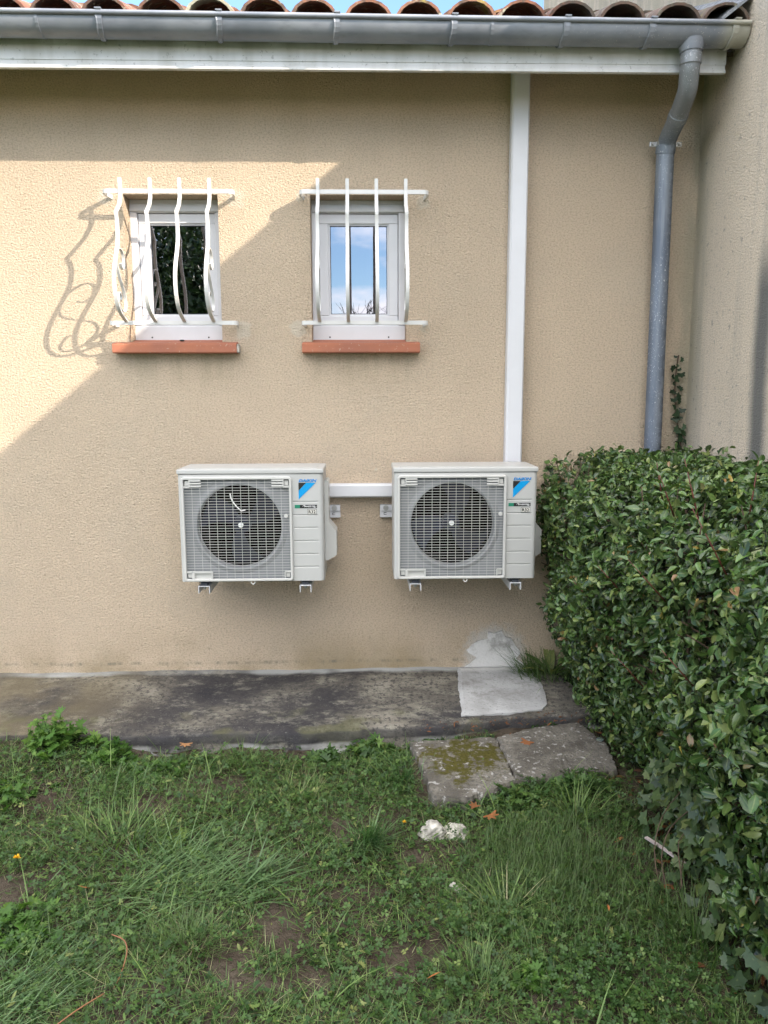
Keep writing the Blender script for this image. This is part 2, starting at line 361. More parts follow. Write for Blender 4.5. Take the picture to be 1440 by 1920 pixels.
def leafm(name,stops,rough=.45,spec=.4,trans=.25,rib=None,back=1.25,nscale=None):
    q=NM(name); at=q.n('ShaderNodeAttribute',attribute_name='tint'); c=q.ramp(at.outputs['Fac'],stops)
    if rib:
        a2=q.n('ShaderNodeAttribute',attribute_name='mid'); c=q.mix(q.rng(a2.outputs['Fac'],.80,1.0,0,rib),c,(.22,.26,.09))
    c=q.mix(q.rng(q.noise(90,3),.35,.7,0,.3),c,(.02,.03,.012))
    ge=q.n('ShaderNodeNewGeometry'); cb=q.mix(ge.outputs['Backfacing'],c,q.mix(.32,c,(.15,.19,.08)))
    q.color(cb); q.rough(rough); q.spec(spec)
    if trans:
        t=q.n('ShaderNodeBsdfTranslucent'); q.l(q.mix(1,c,(1.5,1.7,.7),'MULTIPLY'),t.inputs[0])
        x=q.n('ShaderNodeMixShader'); x.inputs[0].default_value=trans; q.l(q.b.outputs[0],x.inputs[1]); q.l(t.outputs[0],x.inputs[2]); q.l(x.outputs[0],q.out.inputs[0])
    return q.m
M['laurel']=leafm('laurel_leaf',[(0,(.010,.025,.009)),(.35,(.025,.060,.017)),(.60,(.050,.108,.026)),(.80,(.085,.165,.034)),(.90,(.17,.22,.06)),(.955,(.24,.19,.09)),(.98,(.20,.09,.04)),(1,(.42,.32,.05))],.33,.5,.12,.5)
M['grass']=leafm('grass_blade',[(0,(.024,.056,.013)),(.35,(.054,.120,.024)),(.65,(.108,.200,.040)),(.86,(.20,.29,.075)),(.93,(.27,.26,.13)),(1,(.40,.35,.22))],.5,.35,.25)
M['bluegrass']=leafm('bluish_grass_blade',[(0,(.030,.080,.034)),(.4,(.070,.160,.062)),(.75,(.15,.27,.11)),(1,(.27,.38,.20))],.45,.4,.25)
M['clover']=leafm('clover_leaf',[(0,(.020,.050,.013)),(.5,(.050,.108,.026)),(.85,(.110,.185,.045)),(1,(.22,.25,.085))],.5,.3,.25)
M['weed']=leafm('broad_weed_leaf',[(0,(.035,.090,.016)),(.5,(.075,.165,.026)),(1,(.17,.26,.055))],.5,.3,.3)
M['ivy']=leafm('ivy_leaf',[(0,(.006,.018,.008)),(.6,(.012,.030,.012)),(1,(.024,.050,.018))],.5,.25,.0,.2)
M['ivy2']=leafm('pale_ivy_leaf',[(0,(.025,.050,.020)),(.6,(.05,.090,.030)),(1,(.13,.16,.05))],.4,.4,.15,.5)
M['dry']=leafm('dry_leaf',[(0,(.10,.045,.025)),(.5,(.22,.085,.035)),(.8,(.36,.13,.04)),(1,(.33,.22,.12))],.8,.2,.1)
M['twig']=simple('brown_twig',(.10,.065,.045),.8,var=.35,scale=30)
M['redtwig']=simple('reddish_shoot_stem',(.12,.035,.025),.5,var=.3,scale=30)
M['bark']=simple('grey_bark',(.07,.055,.045),.9,var=.35,scale=12,bump=.6,bs=20)
M['lump']=simple('white_mortar',(.50,.475,.42),.95,var=.50,scale=30,bump=1.0,bs=70,spec=.1)
M['stickm']=simple('pale_stick',(.42,.36,.34),.7,var=.2)
M['orange']=simple('orange_root',(.24,.105,.05),.7,var=.2)
M['yellow']=simple('yellow_petal',(.75,.42,.01),.6)

rng=np.random.default_rng(7); random.seed(7)
# ------------------------------------------------------------------ ground and concrete strip
def gh(x,y):
    x=np.asarray(x,float); y=np.asarray(y,float)
    h=.010*np.sin(x*3.1+y*1.7)+.008*np.sin(x*7.3-y*5.1+1)+.006*np.sin(y*13.+x*4)+.004*np.sin(x*23+y*17)
    near=np.clip((y+1.0)/.35,0,1)*np.clip((-.95-x)/.4,0,1); h=h+near*.045-.022*np.exp(-((y+.72)/.10)**2)*np.clip((x+1.15)/.2,0,1)
    return h-.002
gx=np.concatenate([[-400,-60,-20,-8,-5],np.arange(-4,3.01,.05),[5,8,20,60,400]]); gy=np.concatenate([[-400,-60,-20,-8,-5],np.arange(-4,.31,.05),[3,8,20,60,400]])
GX,GY=np.meshgrid(gx,gy); fade=np.clip((5-np.abs(GX))/2,0,1)*np.clip((5-np.abs(GY))/2,0,1)
GZ=gh(GX,GY)*fade; GZ[GY>-.5]=-.06; V=np.stack([GX,GY,GZ],-1).reshape(-1,3); nx=len(gx); ny=len(gy)
I=(np.arange(ny-1)[:,None]*nx+np.arange(nx-1)[None]).ravel(); F=np.stack([I,I+1,I+nx+1,I+nx],1)
tag(bigmesh('ground',V,F,{},M['soil']),kind='structure')

def frontY(x): return -.655+.02*np.sin(x*2.3)+.010*np.sin(x*9+1)+.006*np.sin(x*31)+np.clip((x-.1)*.12,0,.12)
xs=np.arange(-4,1.66,.025); rows=[]
tt=np.array([0,.03,.1,.2,.3,.4,.5,.6,.7,.8,.88,.94,.975,1.0])
for t in tt:
    y=.01+(frontY(xs)-.01)*t; z=.112-.045*t+.003*np.sin(xs*5+t*9)+.0022*np.sin(xs*23+t*30)-.004*(t>.97)*(1+np.sin(xs*40))
    rows.append(np.stack([xs,y,z],1))
for k,(dy,z) in enumerate(((-.004,.05),(-.008,.02),(.0,-.02),(-.02,-.022),(-.022,-.10))):
    rows.append(np.stack([xs,frontY(xs)+dy+.004*np.sin(xs*37+k*2),np.full_like(xs,z)+.003*np.sin(xs*19+k)],1))
V=np.concatenate(rows); nx=len(xs); I=(np.arange(len(rows)-1)[:,None]*nx+np.arange(nx-1)[None]).ravel(); F=np.stack([I,I+nx,I+nx+1,I+1],1)
tag(bigmesh('pavement',V,F,{},M['conc']),kind='structure')

# cement patch: ledge slab plus smear on the wall foot
def ragged(poly,n=14,amp=.012,seed=1):
    R=random.Random(seed); out=[]
    for i,p in enumerate(poly):
        q=poly[(i+1)%len(poly)]; k=max(1,int(math.dist(p,q)/.02))
        for j in range(k):
            t=j/k; out.append((p[0]+(q[0]-p[0])*t+R.uniform(-amp,amp),p[1]+(q[1]-p[1])*t+R.uniform(-amp,amp)))
    return out
cp=empty('cement_patch',(.68,-.28,.1)); tag(cp,'pale fresh cement patch on the dark concrete strip and wall foot','cement patch')
b=MB(); P=ragged([(.50,-.012),(.70,-.009),(.895,-.012),(.90,-.25),(.88,-.44),(.84,-.49),(.70,-.525),(.455,-.545),(.47,-.3)],amp=.0035,seed=2); n=len(P)
def pz(p,o): return (p[0]-.68,p[1]+.28,.112-.045*(min(0,p[1])/-.62)+o-.1)
cx_,cy_=.66,-.3
b.add([pz(p,.0015) for p in P]+[pz(p,-.03) for p in P]+[pz((cx_,cy_),.009)]+[pz(((p[0]*9+cx_)/10,(p[1]*9+cy_)/10),.006) for p in P],
   [(i,(i+1)%n,2*n+1+(i+1)%n,2*n+1+i) for i in range(n)]+[(2*n+1+i,2*n+1+(i+1)%n,2*n) for i in range(n)]+[(i,i+n,(i+1)%n+n,(i+1)%n) for i in range(n)])
b.build('ledge_patch',M['cement'],cp)
b=MB(); P=ragged([(.520,.10),(.580,.135),(.592,.175),(.545,.205),(.585,.232),(.600,.262),(.655,.275),(.67,.300),(.725,.305),(.75,.275),(.79,.262),(.80,.225),(.84,.195),(.815,.155),(.86,.13),(.87,.10)],amp=.009,seed=5); n=len(P)
b.add([(p[0]-.68,.28-.007,p[1]-.1) for p in P]+[(p[0]-.68,.28+.01,p[1]-.1) for p in P],[tuple(range(n))]+[(i,i+n,(i+1)%n+n,(i+1)%n) for i in range(n)])
b.build('wall_patch',M['cement'],cp)

# broken slabs
def slab(name,label,poly,z,mat,seed):
    c=(sum(p[0] for p in poly)/len(poly),sum(p[1] for p in poly)/len(poly)); o=MB(); R=random.Random(seed)
    P=ragged(poly,amp=.006,seed=seed); n=len(P); vs=[];fs=[]
    for k,(s_,zz) in enumerate(((1.0,-.06),(1.01,z-.018),(.985,z-.002),(.8,z+.002),(.5,z+.004),(.2,z+.003))):
        vs+=[((p[0]-c[0])*s_,(p[1]-c[1])*s_,zz+R.uniform(-.0015,.0015)) for p in P]
    for k in range(5): fs+=[(k*n+i,k*n+(i+1)%n,(k+1)*n+(i+1)%n,(k+1)*n+i) for i in range(n)]
    fs.append(tuple(5*n+i for i in range(n))); o.add(vs,fs); ob=o.build(name,mat,None); ob.location=(c[0],c[1],0)
    # material uses object coordinates: moss centre given in slab space
    return tag(ob,label,'paving slab',group='broken concrete slabs below the ledge')
for q_ in M['mossslab'].node_tree.nodes:
    if q_.type=='VECT_MATH': q_.inputs[1].default_value=(.02,.07,.03)
slab('paving_slab','mossy broken concrete slab lying below the cement patch',[(.205,-.72),(.40,-.70),(.585,-.69),(.60,-1.07),(.50,-1.15),(.385,-1.215),(.262,-1.19)],.035,M['mossslab'],3)
slab('paving_slab','bare grey concrete slab between the mossy slab and the hedge',[(.592,-.70),(.80,-.60),(1.00,-.56),(1.06,-.80),(1.03,-1.02),(.90,-1.08),(.607,-1.07)],.042,M['slab'],4)

# ------------------------------------------------------------------ the house
H=empty('house',(0,0,0)); tag(H,'ochre roughcast house with tiled eaves, zinc gutter and two barred windows','house')
WX=1.66; SL=.37
W=[(-1.145,-.690,1.80,2.510),(-.245,.225,1.80,2.515)]
b=MB()
xsn=[-4.0,W[0][0],W[0][1],W[1][0],W[1][1],WX+.2]; zsn=[-.2,1.80,2.5125,3.16]
W=[(a,c,1.80,2.5125) for a,c,_,_ in W]
for i in range(5):
    for k in range(3):
        if k==1 and i in(1,3): continue
        b.add([(xsn[i],0,zsn[k]),(xsn[i+1],0,zsn[k]),(xsn[i+1],0,zsn[k+1]),(xsn[i],0,zsn[k+1])],[(0,1,2,3)])
T=.30
for a,c,z0,z1 in W:
    b.add([(a,0,z0),(a,T,z0),(a,T,z1),(a,0,z1)],[(0,1,2,3)]); b.add([(c,0,z0),(c,T,z0),(c,T,z1),(c,0,z1)],[(3,2,1,0)])
    b.add([(a,0,z1),(c,0,z1),(c,T,z1),(a,T,z1)],[(3,2,1,0)]); b.add([(a,0,z0),(c,0,z0),(c,T,z0),(a,T,z0)],[(0,1,2,3)])
b.add([(-4,0,-.2),(-4,7,-.2),(-4,7,3.2),(-4,0,3.16),(-4,3.5,4.45)],[(0,1,2,4,3)])
b.add([(-4,7,-.2),(WX+.2,7,-.2),(WX+.2,7,3.16),(-4,7,3.16)],[(0,1,2,3)])
me=bpy.data.meshes.new('wall'); me.from_pydata(b.v,[],b.f); link('wall',me,M['wall'],H)
b=MB(); b.box((-1.35,T+.01,1.6),(-.45,1.6,2.7)); b.box((-.42,T+.01,1.6),(.42,1.6,2.7))
# dark rooms: remove the window side
vs=b.v; fs=[q for q in b.f if not all(abs(vs[i][1]-(T+.01))<1e-6 for i in q)]
me=bpy.data.meshes.new('room'); me.from_pydata(vs,[],fs); link('room',me,M['room'],H)

# eaves
def slab_y(b,x0,x1,y0,z0,y1,z1,t):
    b.add([(x0,y0,z0),(x1,y0,z0),(x1,y1,z1),(x0,y1,z1),(x0,y0,z0+t),(x1,y0,z0+t),(x1,y1,z1+t),(x0,y1,z1+t)],[(0,3,2,1),(4,5,6,7),(0,1,5,4),(1,2,6,5),(2,3,7,6),(3,0,4,7)])
b=MB(); slab_y(b,-4,1.61,-.312,2.962,.0,3.080,.012); b.build('soffit',M['sof'],H)
b=MB(); b.box((-4,-.323,2.965),(1.615,-.312,3.088)); b.box((-4,-.329,2.950),(1.617,-.306,2.9645),.003); b.box((-4,-.3265,2.985),(1.617,-.3235,3.087)); b.build('fascia_board',M['fascia'],H)
RF=empty('roof',(0,0,0)); RF.parent=H
b=MB(); slab_y(b,-4,WX,-.300,3.030,3.5,3.030+3.80*SL,.02); slab_y(b,-4,WX,7.3,3.025,3.5,3.025+3.825*SL,.02); b.build('roof_deck',M['tile'],RF)
# canal tiles
b=MB(); R=random.Random(11)
pitch=.2165; x0=1.335
def canal(b,cx,ys,up,r0,r1,y0,z0,t=.013,hz=.85,n=9,tilt=0):
    """half-tube tile from y0 going up the slope length ys; r0 front radius, r1 back radius"""
    vs=[];L_=ys
    for j,(tt_,rr) in enumerate(((0,r0),(1,r1))):
        for ring in (0,1):
            for k in range(n+1):
                a=math.pi*k/n; rr2=rr-(t if ring else 0)
                x=cx+rr2*math.cos(a)+tilt*tt_; h=rr2*math.sin(a)*hz*(1 if up else -1)
                y=y0+tt_*L_; z=z0+tt_*L_*SL+h
                y-=h*.25
                vs.append((x,y,z))
    m_=n+1; fs=[]
    for k in range(n):
        fs.append((k,k+1,2*m_+k+1,2*m_+k)); fs.append((m_+k,3*m_+k,3*m_+k+1,m_+k+1))
        fs.append((k,m_+k,m_+k+1,k+1)); fs.append((2*m_+k,2*m_+k+1,3*m_+k+1,3*m_+k))
    fs.append((0,2*m_,3*m_,m_)); fs.append((n,m_+n,3*m_+n,2*m_+n))
    b.add(vs,fs)
for i in range(-1,25):
    cx=x0-pitch*i+R.uniform(-.008,.008)
    if cx>WX-.05: continue
    for c in range(9):
        yy=-.440+c*.36+R.uniform(-.012,.012)
        canal(b,cx+R.uniform(-.006,.006),.44,True,.104+R.uniform(-.004,.004),.082,yy,3.100+(yy+.440)*SL+R.uniform(-.003,.003),hz=.76,tilt=R.uniform(-.008,.008))
        canal(b,cx+pitch/2,.44,False,.090,.075,max(yy+.03,-.41) if c==0 else yy+.03,3.096+(yy+.47)*SL,hz=.42)
        if c==0: # mortar and closing lumps under the first tile
            for q in range(3):
                px=cx+R.uniform(-.085,-.03); b.box((px-.018,-.40,3.085),(px+.018,-.37,3.118+R.uniform(0,.02)),.008)
o=b.build('roof_tiles',M['tile'],RF,smooth=True,angle=50)
# flashing strip against the wing
b=MB(); pts=[(WX-.13,3.135),(WX-.10,3.165),(WX-.004,3.235),(WX-.004,3.222),(WX-.095,3.152),(WX-.13,3.125)]
n=len(pts); vs=[(x,-.46,z-.02) for x,z in pts]+[(x,3.4,z-.02+3.86*SL) for x,z in pts]
b.add(vs,[tuple(range(n)),tuple(range(2*n-1,n-1,-1))]+[(k,k+n,(k+1)%n+n,(k+1)%n) for k in range(n)]); b.build('flashing',M['pipe'],RF)

# gutter (half-round with rolled bead)
gcy,gcz,gr=-.394,3.102,.066
G=MB(); prof=[]
for k in range(15):
    a=math.pi+math.pi*k/14; prof.append((gcy+gr*math.cos(a),gcz+gr*math.sin(a)))
prof_in=[(gcy+(y-gcy)*.96,gcz+(z-gcz)*.96) for y,z in prof]
loop=prof+prof_in[::-1]
segs=[-4.0]+[q for q in np.arange(-3.5,1.4,.5)]+[1.652]
n=len(loop); vs=[(x,y,z+.009*(x/1.6 if x<1.6 else 1)*-1+.0) for x in segs for y,z in loop]
fs=[(i*n+k,i*n+(k+1)%n,(i+1)*n+(k+1)%n,(i+1)*n+k) for i in range(len(segs)-1) for k in range(n)]
G.add(vs,fs); 
G.prism([(y,z-.009) for y,z in prof],0,1.640,1.655)
def gz(x): return -.009*x/1.6
G.tube([(x,gcy-gr-.006,gcz+gz(x)+.004) for x in segs],.010,10)
# soldered seams and the outlet
for sx in (1.06,): pass
gut=G.build('gutter',M['zinc'],H,smooth=True,angle=40)
b=MB(); b.tube([(1.43,gcy,gcz-.05),(1.432,gcy,gcz-.095)],[.056,.047],20); b.build('gutter_outlet',M['zinc'],gut,smooth=True,angle=40)
for bx in (-3.06,-2.56,-2.07,-1.575,-1.081,-.588,-.100,.391,.865,1.228,1.585):
    b=MB(); pts=[]
    for k in range(13):
        a=math.pi*1.0+math.pi*.98*k/12; pts.append((bx+.012-.02*k/12,gcy+(gr+.004)*math.cos(a),gcz+gz(bx)+(gr+.004)*math.sin(a)))
    b.strip([(bx+.012,gcy-gr-.016,gcz+.016+gz(bx))]+pts,(1,0,0),.020,.005)
    b.strip([(bx+.010,gcy-gr-.018,gcz+.0165+gz(bx)),(bx+.010,gcy-gr+.022,gcz+.0175+gz(bx))],(1,0,0),.026,.004)
    b.tube([(bx-.004+.003*math.sin(k),p[1],p[2]) for k,p in enumerate(pts)],.0045,6)
    b.build('gutter_bracket',M['zinc'],gut)
for sx in (.56,-1.33):
    b=MB(); b.strip([(sx,gcy+(gr+.0015)*math.cos(math.pi+math.pi*k/12),gcz+gz(sx)+(gr+.0015)*math.sin(math.pi+math.pi*k/12)) for k in range(13)],(1,0,0),.012,.003)
    b.build('gutter_seam',M['zinc'],gut)

# downpipe with swan neck
pp=[(1.432,gcy,3.03),(1.432,gcy+.002,2.965),(1.436,gcy+.02,2.920),(1.446,-.33,2.865),(1.455,-.20,2.79),(1.458,-.12,2.755),(1.4585,-.085,2.715),(1.459,-.078,2.66)]
path=catmull(pp,5)+[Vector((1.459+.012*k/8,-.078,2.66-2.5*k/8)) for k in range(1,9)]
b=MB(); b.tube(path,.0415,24); dp=b.build('downpipe',M['pipe'],H,smooth=True,angle=60)
for p_,r_ in (((1.459,-.078,2.70),.0455),((1.432,gcy,2.985),.0455),((1.452,-.235,2.805),.0445)):
    i=min(range(len(path)),key=lambda k:(path[k]-Vector(p_)).length); d=(path[min(i+1,len(path)-1)]-path[i-1]).normalized()
    b=MB(); b.tube([path[i]-d*.022,path[i]-d*.018,path[i]+d*.018,path[i]+d*.022],[.0418,r_,r_,.0418],24); b.build('pipe_joint',M['pipe'],dp,smooth=True,angle=30)
b=MB(); cz=2.728; b.tube([(1.459,-.078,cz-.010),(1.459,-.078,cz+.010)],.0475,24)
for sx in(-1,1): b.box((1.459+sx*.045,-.082,cz-.012),(1.459+sx*.078,-.074,cz+.012),.003); b.tube([(1.459+sx*.064,-.092,cz),(1.459+sx*.064,-.06,cz)],.006,6)
b.box((1.45,-.04,cz-.01),(1.468,0,cz+.01)); b.build('pipe_clamp',M['steel'],dp)

# windows
def window(a,c,nm,lab):
    wd=MB(); z0,z1=1.826,2.5125; y0=.095
    fw=.046
    wd.box((a,y0,z0),(c,y0+.012,1.900),.003); wd.box((a,y0+.012,z0),(c,y0+.07,1.904),.002)     # lower rail, drained
    wd.box((a,y0+.010,z1-.062),(c,y0+.07,z1),.003); wd.box((a,y0,z1-.058),(a+.5*0+(c-a),y0+.0099,z1-.022),.004)
    wd.box((a,y0+.004,1.904),(a+fw*.75,y0+.07,z1-.062),.003); wd.box((c-fw*.75,y0+.004,1.904),(c,y0+.07,z1-.062),.003)
    fr=empty(nm,(0,0,0)); fr.parent=H; fr['label']=lab
    f_=wd.build('frame',M['pvc'],fr)
    for xx in (a+.085,c-.085):
        b=MB(); b.tube([(xx,y0-.0008,1.843),(xx,y0+.001,1.843)],.0042,10); b.build('drain_hole',M['black'],fr)
    # sash
    sx0,sx1,sz0,sz1=a+fw*.75+.002,c-fw*.75-.002,1.906,z1-.064; s=MB(); t=.046; yo=y0+.022
    for (p,q) in (((sx0,yo,sz0),(sx1,yo+.04,sz0+t)),((sx0,yo,sz1-t),(sx1,yo+.04,sz1)),((sx0,yo,sz0+t),(sx0+t,yo+.04,sz1-t)),((sx1-t,yo,sz0+t),(sx1,yo+.04,sz1-t))): s.box(p,q,.004)
    g=.004
    s.box((sx0+t-.002,yo+.010,sz0+t-.002),(sx0+t+.008,yo+.03,sz1-t+.002)); s.box((sx1-t-.008,yo+.010,sz0+t-.002),(sx1-t+.002,yo+.03,sz1-t+.002))
    s.box((sx0+t+.008,yo+.0101,sz0+t-.002),(sx1-t-.008,yo+.03,sz0+t+.008)); s.box((sx0+t+.008,yo+.0101,sz1-t-.008),(sx1-t-.008,yo+.03,sz1-t+.002))
    s.build('sash',M['pvc'],fr)
    b=MB(); e=.0075
    for (p,q) in (((sx0+t+e,yo+.0145,sz0+t+e),(sx1-t-e,yo+.017,sz0+t+e+.004)),((sx0+t+e,yo+.0145,sz1-t-e-.004),(sx1-t-e,yo+.017,sz1-t-e)),((sx0+t+e,yo+.0146,sz0+t+e+.004),(sx0+t+e+.004,yo+.017,sz1-t-e-.004)),((sx1-t-e-.004,yo+.0146,sz0+t+e+.004),(sx1-t-e,yo+.017,sz1-t-e-.004))): b.box(p,q)
    b.build('seal',M['rubber'],fr)
    b=MB(); y=yo+.018; b.add([(sx0+t,y,sz0+t),(sx1-t,y,sz0+t),(sx1-t,y,sz1-t),(sx0+t,y,sz1-t)],[(0,1,2,3)]); b.build('pane',M['glass'],fr)
    return fr
window(W[0][0],W[0][1],'window','white window in sun reflecting dark trees')
window(W[1][0],W[1][1],'window','white window in shade reflecting blue sky and cloud')
for (a,c),(n0,n1),lab in (((W[0][0],W[0][1]),(-1.215,-.612),'terracotta sill half in sunlight'),((W[1][0],W[1][1]),(-.291,.289),'terracotta sill in shade')):
    b=MB(); b.prism([(-.062,1.757),(-.066,1.762),(-.066,1.797),(-.060,1.804),(-.0005,1.813),(-.0005,1.757)],0,n0,n1)
    b.prism([(.0,1.770),(.0,1.811),(.12,1.835),(.12,1.770)],0,a+.001,c-.001)
    o=b.build('window_sill',M['sill'],H); o['label']=lab
    if n0<-1: 
        b=MB(); b.box((n1-.0,-.058,1.759),(n1+.010,0,1.800),.004); b.build('mortar_end',M['lump'],o)
        b=MB(); bm=bmesh.new(); bmesh.ops.create_icosphere(bm,subdivisions=2,radius=1)
        for v in bm.verts: v.co=Vector((-.90+v.co.x*.013,.045+v.co.y*.012,1.824+v.co.z*.005))
        b.bm(bm); b.build('debris',M['black'],o)

# burglar grilles
PR=[(.118,2.557),(.114,2.505),(.118,2.470),(.140,2.432),(.200,2.386)]
PR2=[(.200,2.386),(.190,2.350),(.188,2.305),(.196,2.255),(.222,2.205),(.256,2.150),(.278,2.090),(.276,2.020),(.246,1.962),(.195,1.928),(.118,1.902)]
SC=[(.174,2.162),(.158,2.145),(.140,2.140),(.125,2.150),(.118,2.175),(.128,2.206),(.155,2.226),(.190,2.228),(.220,2.212),(.236,2.178),(.226,2.135),(.200,2.100),(.165,2.063),(.135,2.030),(.118,1.998),(.118,1.970),(.140,1.948),(.175,1.944),(.215,1.958),(.236,1.985),(.234,2.012),(.214,2.026),(.194,2.014),(.192,1.995)]
def grille(dx,lab):
    e=empty('window_grille',(0,0,0)); e.parent=H; e['label']=lab
    for x in (-1.122,-.983,-.846,-.707):
        b=MB(); b.strip([(x+dx,-s,z) for s,z in PR[:-1]]+[(x+dx,-PR[-1][0],PR[-1][1])]+[(x+dx,-p.x,p.y) for p in catmull([Vector((s,z,0)) for s,z in PR2],4)[1:]],(1,0,0),.0165,.008)
        b.build('bar',M['paint'],e)
    for z in (2.500,1.897):
        b=MB(); x0_,x1_=-1.208+dx,-.600+dx; yb=-.108; r=.022; P=[(x0_+.012,.005,z-.003)]
        P+=[(x0_,yb+r+.02,z)]
        P+=[(x0_+r-r*math.cos(t),yb+r-r*math.sin(t),z) for t in (0,.4,.8,1.2,1.57)]
        P+=[(x1_-r+r*math.sin(t),yb+r-r*math.cos(t),z) for t in (0,.4,.8,1.2,1.57)]
        P+=[(x1_,yb+r+.02,z),(x1_-.012,.005,z-.003)]
        b.strip(P,(0,0,1),.019,.007); b.build('rail',M['paint'],e)
    for x in (-1.122,-.707):
        b=MB(); b.strip([(x+dx,-p.x,p.y) for p in catmull([Vector((s,z,0)) for s,z in SC],4)],(1,0,0),.013,.005); b.build('scroll',M['paint'],e)
grille(0,'white scrolled grille casting a curly shadow'); grille(.922,'white scrolled grille mostly in shade')

# ------------------------------------------------------------------ neighbouring wing (perpendicular wall)
WG=empty('house_wing',(WX,0,0)); tag(WG,'weathered pale side wing at right, standing at right angles behind the hedge','building')
b=MB(); zt=lambda y:4.07+SL*y
yb0,yb1=-7.2,3.55
b.add([(0,yb0,-.2),(0,yb1,-.2),(0,yb1,zt(yb1)),(0,yb0,zt(yb0))],[(3,2,1,0)])
b.add([(5,yb0,-.2),(5,yb1,-.2),(5,yb1,zt(yb1)),(5,yb0,zt(yb0))],[(0,1,2,3)])
b.add([(0,yb0,-.2),(5,yb0,-.2),(5,yb0,zt(yb0)),(0,yb0,zt(yb0))],[(0,1,2,3)]); b.add([(0,yb1,-.2),(5,yb1,-.2),(5,yb1,zt(yb1)),(0,yb1,zt(yb1))],[(3,2,1,0)])
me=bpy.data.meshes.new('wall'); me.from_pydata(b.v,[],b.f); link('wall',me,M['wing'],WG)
b=MB(); slab_y(b,.012,5.1,yb0-.3,zt(yb0-.3)-.03,yb1+.1,zt(yb1+.1)-.03,.05); b.build('roof',M['tile'],WG)

# ------------------------------------------------------------------ cable trunking
CT=empty('cable_trunking',(.766,-.03,1.0)); tag(CT,'white plastic trunking running from the eaves down to the outdoor units','trunking')
b=MB(); 
vs=[(-.042,.03,0),(.042,.03,0),(.042,.03,2.10),(-.042,.03,2.10)]
b.prism([(-.042,.029),(-.042,-.022),(-.034,-.032),(.034,-.032),(.042,-.022),(.042,.029)],2,.0,2.075); b.build('vertical_duct',M['duct'],CT)
b=MB(); b.prism([(.029,.036),(-.022,.036),(-.031,.044),(-.031,.096),(-.022,.104),(.029,.104)],0,-.043,-.985); b.build('horizontal_duct',M['duct'],CT)
b=MB(); b.box((-.99,-.036,.033),(-.965,.029,.108),.008); b.build('end_cap',M['case2'],CT)

# ------------------------------------------------------------------ outdoor units
def text(s,name,x0,x1,z0,z1,mat,parent,y=-.0016,shear=0,bold=0):
    cu=bpy.data.curves.new(name,'FONT'); cu.body=s; cu.size=1; cu.shear=shear; cu.offset=bold; cu.extrude=.01; cu.resolution_u=2
    o=bpy.data.objects.new('t',cu); COL.objects.link(o); dg=bpy.context.evaluated_depsgraph_get(); dg.update()
    me=bpy.data.meshes.new_from_object(o.evaluated_get(dg)); bpy.data.objects.remove(o)
    n=len(me.vertices); co=np.zeros(n*3); me.vertices.foreach_get('co',co); co=co.reshape(-1,3)
    mn,mxx=co.min(0),co.max(0); q=(co-mn)/(mxx-mn)
    out=np.stack([x0+q[:,0]*(x1-x0), y-q[:,2]*.0008, z0+q[:,1]*(z1-z0)],1); me.vertices.foreach_set('co',out.ravel()); me.update(); me.name=name
    me.materials.clear(); return link(name,me,mat,parent)
